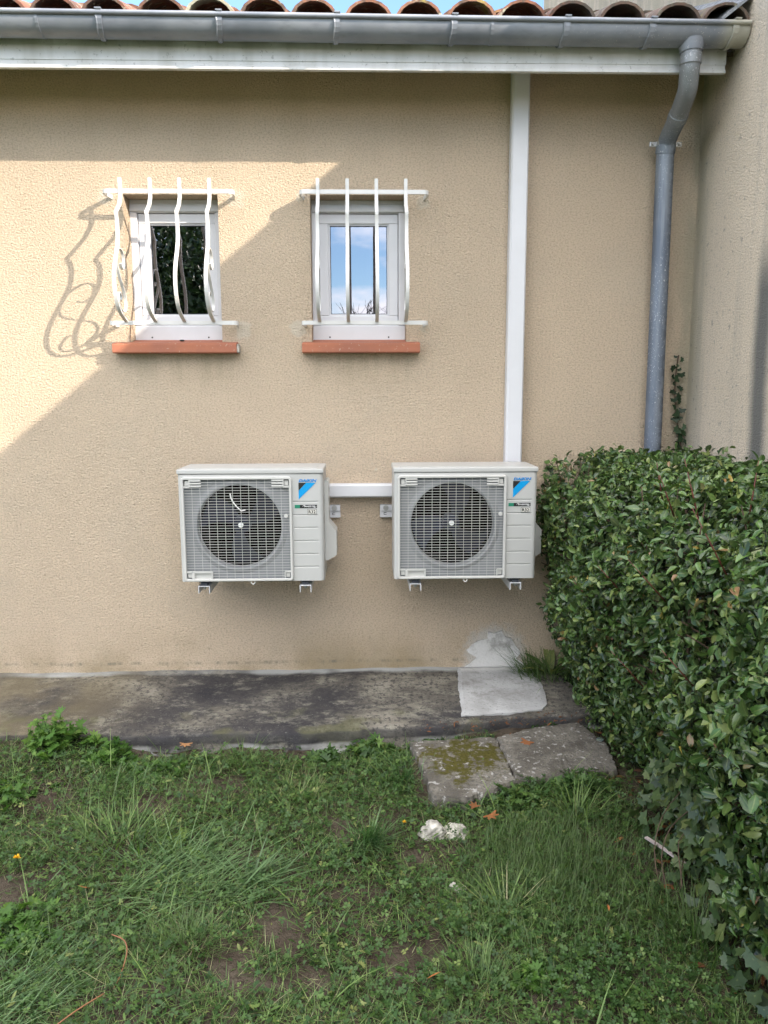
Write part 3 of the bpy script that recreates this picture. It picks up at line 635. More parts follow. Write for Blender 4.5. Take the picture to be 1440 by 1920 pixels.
def ac(loc,lab,rz=0,fanrot=.3,pale_strip=True):
    A=empty('outdoor_unit',loc,rz); tag(A,lab,'air conditioner',group='white outdoor air conditioning units on the wall')
    Wd,Hh,Dp=.667,.527,.284; hx=Wd/2
    # casing: front panel with round opening, sides, back, bottom
    ccx,ccz,cr=.275-hx,.258,.197
    px0,px1,pz0,pz1=.020-hx,.519-hx,.006,.490       # recess behind the fan grille
    b=MB()
    R_=.018 # rounded vertical corners
    def wallp(x0,x1,y0,y1): b.box((x0,y0,0),(x1,y1,.500))
    sec=[]
    for k in range(5):
        t=math.pi/2*k/4; sec.append((hx-R_+R_*math.sin(t),R_-R_*math.cos(t)))
    right=sec+[(hx,Dp)]
    left=[(-x,y) for x,y in right]
    for pl in (right,left):
        vs=[(x,y,0) for x,y in pl]+[(x,y,.502) for x,y in pl]; n=len(pl); b.add(vs,[(k,k+1,n+k+1,n+k) for k in range(n-1)])
    # front plate pieces around the fan recess
    def quad(x0,z0,x1,z1,y=0): b.add([(x0,y,z0),(x1,y,z0),(x1,y,z1),(x0,y,z1)],[(0,1,2,3)])
    quad(-hx+R_,0,px0,.502); quad(px0,pz1,px1,.502); quad(px0,0,px1,pz0)
    # service panel with pressed grooves
    gz_=[.067,.128,.190,.252,.312,.374]; gx0,gx1=.553-hx-.026,.553-hx+.088; gd=.0045; gh_=.004
    quad(px1,0,gx0,.502); quad(gx1,0,hx-R_,.502); zprev=0
    for g in gz_:
        quad(gx0,zprev,gx1,g-gh_); 
        b.add([(gx0,0,g-gh_),(gx1,0,g-gh_),(gx1,gd,g),(gx0,gd,g),(gx1,0,g+gh_),(gx0,0,g+gh_)],[(0,1,2,3),(3,2,4,5),(0,3,5),(1,4,2)]); zprev=g+gh_
    quad(gx0,zprev,gx1,.502)
    b.add([(-hx,Dp,0),(hx,Dp,0),(hx,Dp,.502),(-hx,Dp,.502)],[(3,2,1,0)]); 
    b.add([(-hx+.01,.006,.001),(hx-.01,.006,.001),(hx-.01,Dp,.001),(-hx+.01,Dp,.001)],[(3,2,1,0)])
    me=bpy.data.meshes.new('casing'); me.from_pydata(b.v,[],b.f); link('casing',me,M['case'],A)
    b=MB(); b.box((-hx-.003,-.004,.504),(hx+.003,Dp+.002,Hh),.006); b.box((-hx+.03,.03,Hh),(hx-.03,Dp-.02,Hh+.002)); b.build('top_panel',M['case'],A)
    # recessed plate with the round hole and bell mouth
    b=MB(); n=48; yr=.020
    ring=[(ccx+cr*math.cos(2*math.pi*k/n),ccz+cr*math.sin(2*math.pi*k/n)) for k in range(n)]
    sq=[]
    for k in range(n):
        a=2*math.pi*k/n; dx,dz=math.cos(a),math.sin(a); ts=[]
        if dx>1e-9: ts.append((px1-ccx)/dx)
        if dx<-1e-9: ts.append((px0-ccx)/dx)
        if dz>1e-9: ts.append((pz1-ccz)/dz)
        if dz<-1e-9: ts.append((pz0-ccz)/dz)
        t=min(ts); sq.append((ccx+dx*t,ccz+dz*t))
    rr=[(ccx+(cr+.030)*math.cos(2*math.pi*k/n),ccz+(cr+.030)*math.sin(2*math.pi*k/n)) for k in range(n)]
    vs=[(x,yr,z) for x,z in sq]+[(x if abs(x-ccx)<abs(s[0]-ccx) or 1 else x,yr,z) for (x,z),s in zip(rr,sq)]
    # keep the outer bell ring inside the square
    vs=[(x,yr,z) for x,z in sq]
    mid=[]
    for k in range(n):
        dsq=math.dist(sq[k],(ccx,ccz)); d=min(cr+.028,dsq-.004); a=2*math.pi*k/n; mid.append((ccx+d*math.cos(a),yr,ccz+d*math.sin(a)))
    vs+=mid+[(ccx+(cr+.008)*math.cos(2*math.pi*k/n),yr-.010,ccz+(cr+.008)*math.sin(2*math.pi*k/n)) for k in range(n)]
    vs+=[(ccx+cr*math.cos(2*math.pi*k/n),yr-.008,ccz+cr*math.sin(2*math.pi*k/n)) for k in range(n)]
    vs+=[(ccx+(cr-.004)*math.cos(2*math.pi*k/n),yr+.03,ccz+(cr-.004)*math.sin(2*math.pi*k/n)) for k in range(n)]
    for j in range(4): b.add([],[]); b.f+=[]
    fs=[(j*n+k,j*n+(k+1)%n,(j+1)*n+(k+1)%n,(j+1)*n+k) for j in range(4) for k in range(n)]
    b.add(vs,fs)
    for (x0,z0,x1,z1) in ((px0,pz0,px0+.001,pz1),(px1-.001,pz0,px1,pz1),(px0,pz0,px1,pz0+.001),(px0,pz1-.001,px1,pz1)): b.box((x0,0.0005,z0),(x1,yr,z1))
    b.build('fan_shroud',M['plate'],A,smooth=False)
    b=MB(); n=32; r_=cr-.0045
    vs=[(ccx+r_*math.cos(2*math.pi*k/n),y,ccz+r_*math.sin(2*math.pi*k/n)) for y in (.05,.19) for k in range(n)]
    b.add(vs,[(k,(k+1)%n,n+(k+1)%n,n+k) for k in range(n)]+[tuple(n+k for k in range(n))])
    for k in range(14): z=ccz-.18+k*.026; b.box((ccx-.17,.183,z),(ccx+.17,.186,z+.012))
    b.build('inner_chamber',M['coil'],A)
    # fan
    fan=MB(); nb=3
    for kb in range(nb):
        a0=fanrot+kb*2*math.pi/nb; rows_=[]
        for i in range(7):
            rr_=.035+(.186-.035)*i/6
            for j in range(7):
                sw=.95*(j/6-.5)*(1-.15*i/6)+.35*(i/6)**1.5
                a=a0+sw; y=.085+.050*(j/6-.5)*-1+ .01*math.sin(j/6*math.pi)
                rows_.append((ccx+rr_*math.cos(a),y,ccz+rr_*math.sin(a)))
        fan.add(rows_,[(i*7+j,i*7+j+1,(i+1)*7+j+1,(i+1)*7+j) for i in range(6) for j in range(6)])
    fan.build('fan',M['fan'],A,smooth=True)
    b=MB(); b.tube([(ccx,.060,ccz),(ccx,.064,ccz),(ccx,.12,ccz)],[.030,.040,.042],24); b.build('fan_hub',M['fan'],A,smooth=True,angle=40)
    b=MB(); b.tube([(ccx,.050,ccz),(ccx,.061,ccz)],.012,16); b.tube([(ccx,.046,ccz),(ccx,.051,ccz)],.006,6); b.build('hub_nut',M['inkwhite'],A)
    if pale_strip:  # thin pale curved strips in front of the fan
        b=MB(); b.strip([(ccx-.048+.045*math.sin(t)*0-.0+.05*(t/1.4)**2,.068,ccz+.150-.085*t/1.4) for t in (0,.35,.7,1.05,1.4)],(1,0,.2),.006,.0015); b.strip([(ccx+.0,.066,ccz+.065),(ccx+.022,.066,ccz+.070)],(0,0,1),.005,.0015); b.build('blade_strip',M['inkwhite'],A)
    # front grille: rounded frame + wires
    gx0_,gx1_,gz0_,gz1_=.016-hx,.523-hx,.002,.492; fy=-.014
    b=MB(); rc=.016
    def rrect(x0,z0,x1,z1,r,y,n=5):
        o=[]
        for cx_,cz_,a0 in ((x1-r,z1-r,0),(x0+r,z1-r,math.pi/2),(x0+r,z0+r,math.pi),(x1-r,z0+r,1.5*math.pi)):
            for k in range(n): a=a0+math.pi/2*k/(n-1); o.append((cx_+r*math.cos(a),y,cz_+r*math.sin(a)))
        return o
    fwid=.0125
    rings=[rrect(gx0_,gz0_,gx1_,gz1_,rc,.0),rrect(gx0_,gz0_,gx1_,gz1_,rc,fy+.004),rrect(gx0_+.003,gz0_+.003,gx1_-.003,gz1_-.003,rc-.003,fy),rrect(gx0_+fwid-.002,gz0_+fwid-.002,gx1_-fwid+.002,gz1_-fwid+.002,.006,fy),rrect(gx0_+fwid,gz0_+fwid,gx1_-fwid,gz1_-fwid,.005,fy+.003),rrect(gx0_+fwid,gz0_+fwid,gx1_-fwid,gz1_-fwid,.005,.0)]
    n=len(rings[0]); b.add([p for R2 in rings for p in R2],[(j*n+k,j*n+(k+1)%n,(j+1)*n+(k+1)%n,(j+1)*n+k) for j in range(5) for k in range(n)])
    # corner clips, louvre blocks at the top, handle notch and lower lug
    ix0,ix1,iz0,iz1=gx0_+fwid,gx1_-fwid,gz0_+fwid,gz1_-fwid
    for cx_,s_ in ((ix0,1),(ix1,-1)):
        for k in range(3): b.box((cx_+s_*.027,fy+.001,iz1-.009-.0125*k),(cx_+s_*.080,-.002,iz1-.001-.0125*k),.002)
        b.box((cx_+s_*.026,fy+.002,iz1-.036),(cx_+s_*.0,-.001,iz1-.030)); b.box((cx_+s_*.024,fy+.002,iz1-.030),(cx_+s_*.029,-.001,iz1)); 
        b.box((cx_+s_*.026,fy+.002,iz0+.030),(cx_+s_*.0,-.001,iz0+.036)); b.box((cx_+s_*.024,fy+.002,iz0),(cx_+s_*.029,-.001,iz0+.030))
        for zc in (iz1-.017,iz0+.017): b.box((cx_+s_*.004,-.004,zc-.011),(cx_+s_*.022,-.001,zc+.011),.002)
    b.box((ix0+.029,fy+.0015,iz0+.028),(ix0+.120,-.001,iz0+.0352)); b.box((ix0+.113,fy+.0016,iz0),(ix0+.120,-.001,iz0+.028)); b.box((ix0+.029,fy+.0016,iz0),(ix0+.036,-.001,iz0+.028))
    b.box((ix0+.036,-.002,iz0),(ix0+.113,.001,iz0+.028))
    b.tube([(.335-hx+.009*math.cos(a),fy-.001,gz0_-.002+.011*math.sin(a)) for a in (math.pi,3.6,4.2,4.71,5.2,5.8,2*math.pi)],.0028,8)
    b.tube([(.495-hx,fy-.003,.310),(.495-hx,fy+.002,.310)],[.0085,.010],12)
    gf=b.build('fan_grille',M['case2'],A)
    b=MB(); zs=np.linspace(iz0,iz1,38)[1:-1]
    for z in zs:
        xa=ix0 if iz0+.037<z<iz1-.037 else (ix0+.120 if z<=iz0+.037 else ix0+.080); xb=ix1 if iz0+.037<z<iz1-.037 else ix1-(.029 if z<=iz0+.037 else .080)
        b.box((xa,fy+.0030,z-.0009),(xb,fy+.0046,z+.0009))
    for x in np.linspace(ix0,ix1,14)[1:-1]:
        za=iz0 if x>ix0+.121 and x<ix1-.029 else iz0+.037; zb=iz1 if ix0+.081<x<ix1-.081 else iz1-.037
        b.box((x-.0008,fy+.0053,za),(x+.0008,fy+.0070,zb))
    b.build('grille_wires',M['case2'],gf)
    # logo, labels
    lg=empty('logo',(0,0,0)); lg.parent=A
    text('DAIKIN','lettering',.5545-hx,.6375-hx,.4655,.4785,M['dkblue'],lg,shear=.25,bold=.035)
    X=lambda v:.5535-hx+v
    b=MB(); b.prism([(X(0),.4620),(X(.0345),.4620),(X(0),.4255)],1,-.0016,-.0002); b.build('black_triangle',M['black'],lg)
    b=MB(); b.prism([(X(.0355),.4620),(X(.079),.4620),(X(0),.3850),(X(0),.4245)],1,-.0017,-.0002); b.build('blue_wedge',M['blue'],lg)
    sk=empty('model_sticker',(0,0,0)); sk.parent=A
    b=MB(); b.box((.534-hx,-.0012,.3435),(.558-hx,-.0002,.3595)); b.build('green_band',M['green'],sk)
    b=MB(); b.box((.558-hx,-.0012,.3435),(.637-hx,-.0002,.3595)); b.build('black_band',M['black'],sk)
    text('INVERTER','lettering',.578-hx,.629-hx,.3485,.3555,M['inkwhite'],sk,y=-.0014,shear=.3,bold=.01)
    b=MB(); b.strip([(.571-hx+.012*t,-.0018,.3515+.006*math.sin(math.pi*(1-t*.8))) for t in (0,.25,.5,.75,1)],(0,0,1),.0018,.0006); b.build('swoosh',M['inkwhite'],sk); b=MB(); b.strip([(.634-hx-.012*t,-.0018,.3515-.005*math.sin(math.pi*(1-t*.8))) for t in (0,.25,.5,.75,1)],(0,0,1),.0018,.0006); b.build('swoosh',M['inkwhite'],sk)
    rs=empty('refrigerant_label',(0,0,0)); rs.parent=A
    b=MB(); b.box((.593-hx,-.0012,.3150),(.635-hx,-.0002,.3385)); b.build('border',M['black'],rs)
    b=MB(); b.box((.5945-hx,-.0016,.3165),(.6335-hx,-.0012,.3370)); b.build('plate',M['cream'],rs)
    text('R32','lettering',.5975-hx,.6305-hx,.3190,.3345,M['black'],rs,y=-.0018,bold=.025)
    # valve cover on the right side
    b=MB(); b.prism([(hx,.455),(hx+.010,.462),(hx+.020,.452),(hx+.018,.415),(hx+.018,.255),(hx+.054,.210),(hx+.054,.095),(hx+.012,.070),(hx,.070)],1,.125,.265); b.build('valve_cover',M['case2'],A)
    # rubber-padded feet
    for fx in (-.232,.243):
        b=MB(); b.box((fx-.024,.012,-.008),(fx+.024,.050,.0),.003); b.box((fx-.026,.235,-.008),(fx+.026,.27,.0),.003); b.box((fx-.016,.010,-.022),(fx+.016,.262,-.009),.003); b.tube([(fx,.03,-.03),(fx,.03,-.004)],.006,8); b.build('foot',M['rubber'],A)
    return A
U1=(-.5145,-.400,.690); U2=(.4790,-.400,.692)
ac(U1,'left outdoor unit, its side valve cover showing against the wall',0,.35)
ac(U2,'right outdoor unit, under the vertical trunking and next to the hedge',rad(-.3),1.1,False)
# wall brackets
def bracket(loc,x0,x1,lab):
    B=empty('wall_bracket',(loc[0],0,0)); tag(B,lab,'wall bracket',group='white steel brackets carrying the outdoor units')
    b=MB(); b.box((x0,-.030,.963),(x1,-.0005,.994),.002); b.box((x0,-.022,.928),(x1,-.0005,.9625),.002); b.build('rail',M['duct'],B)
    for sx in (x0+.030,x1-.030):
        b=MB(); b.tube([(sx,-.031,.979),(sx,-.036,.979)],.010,6); b.tube([(sx,-.030,.979),(sx,-.032,.979)],.014,14); b.build('bolt',M['steel'],B)
        b=MB(); b.box((sx-.008,-.0225,.942),(sx+.004,-.0215,.9445)); b.box((sx-.008,-.0225,.952),(sx+.004,-.0215,.9545)); b.box((sx-.0105,-.0225,.942),(sx-.008,-.0215,.9545)); b.build('slot',M['black'],B)
    for ax in (-.232,.243):
        b=MB()   # inverted channel arm with an upright against the wall
        zt_=loc[2]-.0225; 
        for (p,q) in (((ax-.027,-.395,zt_-.004),(ax+.027,-.031,zt_)),((ax-.027,-.395,zt_-.036),(ax-.0235,-.031,zt_-.0041)),((ax+.0235,-.395,zt_-.036),(ax+.027,-.031,zt_-.0041))): b.box(p,q)
        b.box((ax-.027,-.0305,zt_-.036),(ax+.027,-.027,.925)); b.build('arm',M['duct'],B)
        b=MB(); b.tube([(ax,-.375,zt_-.020),(ax,-.375,zt_+.004)],.006,8); b.tube([(ax,-.375,zt_-.012),(ax,-.375,zt_-.005)],.010,6); b.build('bolt',M['steel'],B)
bracket(U1,-.36,.400,'white wall bracket whose rail end shows right of the left unit')
bracket(U2,-.390,.36,'white wall bracket whose rail end shows left of the right unit')

# ------------------------------------------------------------------ vegetation tools
def rotz(a): c,s=np.cos(a),np.sin(a); z=np.zeros_like(a); o=np.ones_like(a); return np.stack([np.stack([c,-s,z],-1),np.stack([s,c,z],-1),np.stack([z,z,o],-1)],-2)
def frame_from(yv,zv):
    """orthonormal matrices with columns x,y,z; y along the leaf, z towards its normal"""
    y=yv/np.linalg.norm(yv,axis=1,keepdims=True); x=np.cross(y,zv); x/=np.linalg.norm(x,axis=1,keepdims=True)+1e-9; z=np.cross(x,y)
    return np.stack([x,y,z],-1)
def inst(tv,tf,pos,rot,scl,tint,mid=None):
    n=len(pos); V=np.einsum('nij,vj->nvi',rot,tv)*np.reshape(scl,(n,1,-1))+pos[:,None,:]
    F=(tf[None]+(np.arange(n)*len(tv))[:,None,None]).reshape(-1,tf.shape[1])
    T=np.repeat(tint,len(tv)); Mi=np.tile(mid if mid is not None else np.zeros(len(tv)),n)
    return V.reshape(-1,3),F,T,Mi
def merge(parts):
    V=[];F=[];T=[];Mi=[];o=0
    for v,f_,t,m_ in parts: V.append(v);F.append(f_+o);T.append(t);Mi.append(m_);o+=len(v)
    return np.concatenate(V),np.concatenate(F),np.concatenate(T),np.concatenate(Mi)
def leaf_template(width=.40,fold=.25,droop=.25,curl=.1,st=((0.0,.0),(.22,.75),(.5,1.0),(.78,.68),(1.0,.0))):
    vs=[];mid=[]
    for t,wf in st:
        z=-droop*t*t; w_=width/2*wf
        for s_ in(-1,0,1):
            vs.append((s_*w_,t,z+abs(s_)*w_*fold*2+(curl*math.sin(t*6)*s_*w_))); mid.append(1-abs(s_))
    fs=[]
    for i in range(len(st)-1):
        for s_ in(0,1): fs.append((i*3+s_,i*3+s_+1,(i+1)*3+s_+1,(i+1)*3+s_))
    return np.array(vs),np.array(fs),np.array(mid,float)
def fan_template(poly,cup=.15):
    """flat outline -> quads around the centre (pairs of triangles merged)"""
    P=[(x,y) for x,y in poly]; c=(0,.45); vs=[(0,c[1],-.04)]+[(x,y,cup*(x*x+(y-c[1])**2)) for x,y in P]; n=len(P); fs=[]
    for k in range(0,n,2): fs.append((0,1+k,1+(k+1)%n,1+(k+2)%n))
    return np.array(vs),np.array(fs),np.concatenate([[1.],np.zeros(n)])
def blades(P,az,Ln,Wd_,lean,bend,tint,seg=4):
    """curved grass blades; P (n,3)"""
    n=len(P); t=np.linspace(0,1,seg+1); ang=lean[:,None]+bend[:,None]*t[None]    # angle from vertical
    ds=Ln[:,None]/seg; hor=np.concatenate([np.zeros((n,1)),np.cumsum(np.sin(ang[:,:-1])*ds,1)],1); ver=np.concatenate([np.zeros((n,1)),np.cumsum(np.cos(ang[:,:-1])*ds,1)],1)
    d=np.stack([np.cos(az),np.sin(az)],1); sd=np.stack([-np.sin(az),np.cos(az)],1)
    wv=Wd_[:,None]*np.clip(1.15-t[None]**1.6*1.12,.04,1)*.5
    c=np.stack([P[:,None,0]+d[:,None,0]*hor,P[:,None,1]+d[:,None,1]*hor,np.maximum(P[:,None,2]+ver,P[:,None,2]+.002)],-1)
    off=np.stack([sd[:,None,0]*wv,sd[:,None,1]*wv,np.zeros_like(wv)],-1)
    V=np.stack([c-off,c+off],2).reshape(n,-1,3); k=2*(seg+1)
    q=np.array([(2*i,2*i+1,2*i+3,2*i+2) for i in range(seg)]); F=(q[None]+(np.arange(n)*k)[:,None,None]).reshape(-1,4)
    return V.reshape(-1,3),F,np.repeat(tint,k),np.zeros(n*k)
U=rng.uniform; NR=rng.normal
def P3(x,y): return np.stack([x,y,gh(x,y)],-1)

BARE=[(-.8,-1.19,.16),(-.57,-1.05,.14),(-.4,-1.52,.12),(-1.12,-1.67,.17),(-.27,-1.9,.14),(-1.23,-1.11,.08),(.11,-2.02,.17),(-.38,-2.06,.12),(-.08,-1.37,.10),(-.18,-2.10,.12),(.29,-2.0,.08),(-.02,-1.72,.08),(.20,-1.52,.06)]
def density(x,y):
    d=np.ones_like(x)*.95
    for bx,by,br in BARE:
        q=np.hypot((x-bx)/1.25,y-by)*1.5+.035*np.sin(x*31+y*17)+.03*np.sin(y*41-x*13); d*=np.clip((q-br*.45)/(br*.6),.12,1)
    n=np.sin(x*5.1+1.3*np.sin(y*4))*np.sin(y*6.3+1.1*np.sin(x*5.7)); d*=np.clip(.85+.45*n,.35,1)
    d*=np.where(x>1.0,.25,1); d*=1-.9*(((x>.20)&(x<.60)&(y>-1.19)&(y<-.70))|((x>.59)&(x<1.05)&(y>-1.05)&(y<-.62)))
    d*=np.where(y>frontY(x)-.01-.075*np.clip((x+1.15)/.15,0,1)*np.clip((-.05-x)/.2,0,1)*(.75+.4*np.sin(x*17)),.04,1)*np.where(y>frontY(x)-.008,0,1)
    return d
def scatter(n,x0,x1,y0,y1,extra=None):
    x=U(x0,x1,n); y=U(y0,y1,n); k=U(0,1,n)<density(x,y)*(extra(x,y) if extra else 1); return x[k],y[k]

# fine short grass everywhere
parts=[]
x,y=scatter(105000,-2.2,1.35,-3.0,-.62); n=len(x)
parts.append(blades(P3(x,y),U(0,6.28,n),U(.018,.070,n),U(.0012,.0028,n),U(.4,1.45,n),U(.0,.8,n),np.clip(NR(.45,.27,n),0,1),3))
# dark fine grass right of the middle
x,y=scatter(16000,.30,1.15,-2.1,-1.25,lambda a,b_:np.exp(-((a-.66)/.30)**2-((b_+1.62)/.26)**2)); n=len(x)
parts.append(blades(P3(x,y),U(0,6.28,n),U(.05,.12,n),U(.0012,.0024,n),U(.1,.7,n),U(.2,1.2,n),np.clip(NR(.22,.15,n),0,1),4))
# straw
x,y=scatter(5200,-2.0,1.2,-2.9,-.64); n=len(x)
parts.append(blades(P3(x,y),U(0,6.28,n),U(.03,.10,n),U(.001,.0024,n),U(1.0,1.5,n),U(-.1,.3,n),U(.90,1,n),3))
x,y=scatter(9000,-2.0,1.2,-2.9,-.66,lambda a,b_:(np.sin(a*9+b_*4)*np.sin(b_*11-a*5)>.1)*1.0); n=len(x)
parts.append(blades(P3(x,y)+np.array([0,0,.006]),U(0,6.28,n),U(.03,.09,n),U(.0014,.003,n),U(1.0,1.55,n),U(-.2,.3,n),U(.62,.9,n),3))
x=NR(-.26,.05,90); y=NR(-1.02,.04,90); parts.append(blades(P3(x,y),U(0,6.28,90),U(.05,.12,90),U(.001,.002,90),U(.7,1.4,90),U(.1,.6,90),U(.93,1,90),4))
x,y=scatter(520,-2.0,1.2,-2.9,-.7); n=len(x)
parts.append(blades(P3(x,y),U(0,6.28,n),U(.10,.24,n),U(.0025,.005,n),U(.4,1.2,n),U(.3,1.2,n),np.clip(NR(.5,.2,n),0,.85),5))
V,F,T_,_=merge(parts); tag(bigmesh('grass',V,F,{'tint':T_},M['grass']),'thin uneven lawn grass with bare muddy patches in front of the ledge','grass',kind='stuff')
# outer rough lawn
x=U(-7,3,26000); y=U(-9,-2.7,26000); k=~((x>.9)&(y>-3.3)); x,y=x[k],y[k]; n=len(x)
ringv=blades(np.stack([x,y,np.zeros(n)-.005],-1),U(0,6.28,n),U(.04,.10,n),U(.004,.008,n),U(.2,1.1,n),U(.2,1.0,n),np.clip(NR(.45,.2,n),0,1),3)
tag(bigmesh('lawn',ringv[0],ringv[1],{'tint':ringv[2]},M['grass']),'rough garden lawn stretching away behind the viewpoint','lawn',kind='stuff')

# clover and small lobed ground cover
def trefoil():
    vs=[];fs=[];mid=[]
    for a in (0,2.094,4.189):
        pts=[(0,.05),(.28,.28),(.44,.62),(.30,.90),(.0,.80),(-.30,.90),(-.44,.62),(-.28,.28)]
        b0=len(vs); vs.append((0,.5,-.06)); mid.append(1)
        for px,py in pts: vs.append((px,py,.10*abs(px)+.04)); mid.append(0)
        for k in range(0,8,2): fs.append((b0,b0+1+k,b0+1+(k+1)%8,b0+1+(k+2)%8))
        for i in range(b0,len(vs)):
            x_,y_,z_=vs[i]; vs[i]=(x_*math.cos(a)-y_*math.sin(a),x_*math.sin(a)+y_*math.cos(a),z_)
    return np.array(vs),np.array(fs),np.array(mid,float)
def lobed(nl=5,deep=.55):
    pts=[]
    for k in range(nl):
        a=math.pi/2+(k-(nl-1)/2)*(-4.4/nl); 
        for da,rr in ((-.30,deep),(-.10,.92),(0.0,1.0),(.12,.88)): pts.append((rr*math.cos(a-da),rr*math.sin(a-da)))
    pts.append((.05,-.15)); pts.append((-.05,-.15))
    P=pts; vs=[(0,.1,-.03)]+[(x_,y_,.08*(x_*x_+y_*y_)) for x_,y_ in P]; n=len(P); fs=[(0,1+(k+2)%n,1+(k+1)%n,1+k) for k in range(0,n,2)]
    return np.array(vs),np.array(fs),np.concatenate([[1.],np.zeros(n)])
def flatrot(n,tilt=.5):
    a=U(0,6.28,n); nz=np.stack([NR(0,tilt,n),NR(0,tilt,n),np.ones(n)],1); yv=np.stack([np.cos(a),np.sin(a),NR(0,.15,n)],1); nz/=np.linalg.norm(nz,axis=1,keepdims=True)
    yv-=nz*np.sum(yv*nz,1,keepdims=True); return frame_from(yv,nz)
TF=trefoil(); LB=lobed(5,.5); LB7=lobed(7,.62)
parts=[]
CL=[(.62,-2.09,.13,420),(.70,-2.22,.12,260),(.52,-1.12,.09,160),(.69,-1.13,.09,180),(.87,-1.10,.08,130),(.16,-2.13,.1,130),(-.93,-1.98,.13,260),(.27,-1.8,.14,200),(.04,-.99,.12,200),(-.15,-1.62,.12,150),(.50,-1.86,.2,260),(-.62,-.85,.2,180),(.9,-1.3,.12,160),(-1.05,-1.42,.18,260),(-.35,-1.30,.2,200),(.02,-1.2,.2,220),(.80,-1.75,.15,160)]
X_=[];Y_=[];Z_=[]
for cx_,cy_,sd,n in CL: X_.append(NR(cx_,sd,n)); Y_.append(NR(cy_,sd*.8,n)); Z_.append(U(.012,.05,n))
x,y=scatter(15000,-2.1,1.3,-2.9,-.63); X_.append(x);Y_.append(y);Z_.append(U(.006,.035,len(x)))
x=np.concatenate(X_);y=np.concatenate(Y_);z=np.concatenate(Z_); k=(y<frontY(x)-.005)&~((x>.20)&(x<.60)&(y>-1.17)&(y<-.70))&~((x>.59)&(x<1.04)&(y>-1.03)&(y<-.62)); x,y,z=x[k],y[k],z[k]; n=len(x)
p=P3(x,y); p[:,2]+=z; parts.append(inst(TF[0],TF[1],p,flatrot(n,.45),U(.007,.0145,n),np.clip(NR(.45,.22,n),0,1),TF[2]))
V,F,T_,_=merge(parts); tag(bigmesh('clover',V,F,{'tint':T_},M['clover']),'small three-leaved clover spreading through the thin grass','clover',kind='stuff')
parts=[]
x,y=scatter(11000,-2.1,1.25,-2.9,-.63); n=len(x); p=P3(x,y); p[:,2]+=U(.006,.040,n)
for tpl,sel in ((LB,U(0,1,n)<.6),(LB7,None)):
    if sel is None: sel=~prev
    prev=sel; k=np.where(sel)[0]; parts.append(inst(tpl[0],tpl[1],p[k],flatrot(len(k),.5),U(.006,.014,len(k)),np.clip(NR(.4,.25,len(k)),0,1),tpl[2]))
LT=leaf_template(.30,.15,.35,.1)
x,y=scatter(16000,-2.1,1.25,-2.9,-.63); n=len(x); p=P3(x,y); p[:,2]+=U(.002,.025,n)
parts.append(inst(LT[0],LT[1],p,flatrot(n,.6),U(.012,.035,n),np.clip(NR(.5,.32,n),0,1),LT[2]))
V,F,T_,_=merge(parts); tag(bigmesh('ground_cover',V,F,{'tint':T_},M['clover']),'low lobed-leaf weeds mixed into the lawn','ground cover',kind='stuff')

# leaf litter and twigs under the hedge
MP=lobed(5,.52)
x=U(.85,1.45,260); y=U(-2.3,-.62,260); k=U(0,1,260)<np.clip((x-.80)/.3,0,1); x,y=x[k],y[k]; n=len(x); p=P3(x,y); p[:,2]+=U(.004,.02,n)
pa=[inst(LT[0],LT[1],p,flatrot(n,.5),U(.025,.055,n),U(0,.7,n),LT[2])]
x=U(.25,1.05,110); y=NR(-.64,.045,110)+np.clip((x-.25),0,.8)*.10; n=len(x); p=np.stack([x,y,np.full(n,.055)+U(0,.02,n)],-1)
pa.append(inst(LT[0],LT[1],p,flatrot(n,.5),U(.008,.024,n),U(0,.3,n),LT[2]))
V,F,T_,Mi=merge(pa); tag(bigmesh('leaf_litter',V,F,{'tint':T_,'mid':Mi},M['dry']),'brown dead leaves scattered on the soil along the foot of the hedge','leaf litter',kind='stuff')

# weeds in the gap between ledge and slabs
# ------------------------------------------------------------------ individual plants
def tuft(x,y,n,ln,wd,label,group,mat='grass',lean=(.05,.9),bend=(.3,1.3),tint=.5,az=None,spread=.035,zb=None,name='grass_tuft'):
    px=NR(0,spread,n); py=NR(0,spread,n); z=0 if zb is None else 0
    P=np.stack([px,py,np.zeros(n)-.004],-1); a=np.arctan2(py,px)+NR(0,.5,n)
    if az is not None: a=np.where(U(0,1,n)<.75,NR(az,.55,n),a)
    v,f_,t,_=blades(P,a,U(*ln,n),U(*wd,n),U(*lean,n),U(*bend,n),np.clip(NR(tint,.15,n),0,1),6)
    o=bigmesh(name,v,f_,{'tint':t},M[mat]); o.location=(x,y,float(gh(x,y)) if zb is None else zb); return tag(o,label,'grass tuft',group=group)
gt='grass tufts standing out of the lawn'
tuft(-.62,-1.62,420,(.08,.20),(.0025,.0045),'broad swathe of long combed green grass at lower left',gt,'bluegrass',(.9,1.45),(.1,.45),.55,az=.15,spread=.11)
tuft(-.38,-1.68,110,(.09,.19),(.004,.008),'coarse blue-green tuft right of the combed long grass',gt,'bluegrass',(.8,1.4),(.1,.6),.35,az=-.2,spread=.05)
tuft(.01,-1.45,170,(.09,.17),(.0025,.0045),'blue-green tuft fanning out left of the white mortar lumps',gt,'bluegrass',(.2,1.2),(.2,.8),.45,az=-1.2,spread=.022)
tuft(-.90,-2.12,240,(.08,.18),(.0025,.0045),'long grass tuft in the bottom left corner of the lawn',gt,'bluegrass',(.8,1.4),(.1,.5),.6,az=.1,spread=.07)
tuft(-.50,-1.96,260,(.06,.11),(.0018,.003),'dense fine dark tuft below the combed long grass',gt,'grass',(.1,1.0),(.3,1.2),.30,spread=.05)
tuft(.42,-1.82,60,(.10,.20),(.003,.005),'sparse pale tuft below the small white stone',gt,'grass',(.6,1.3),(.1,.6),.75,spread=.02)
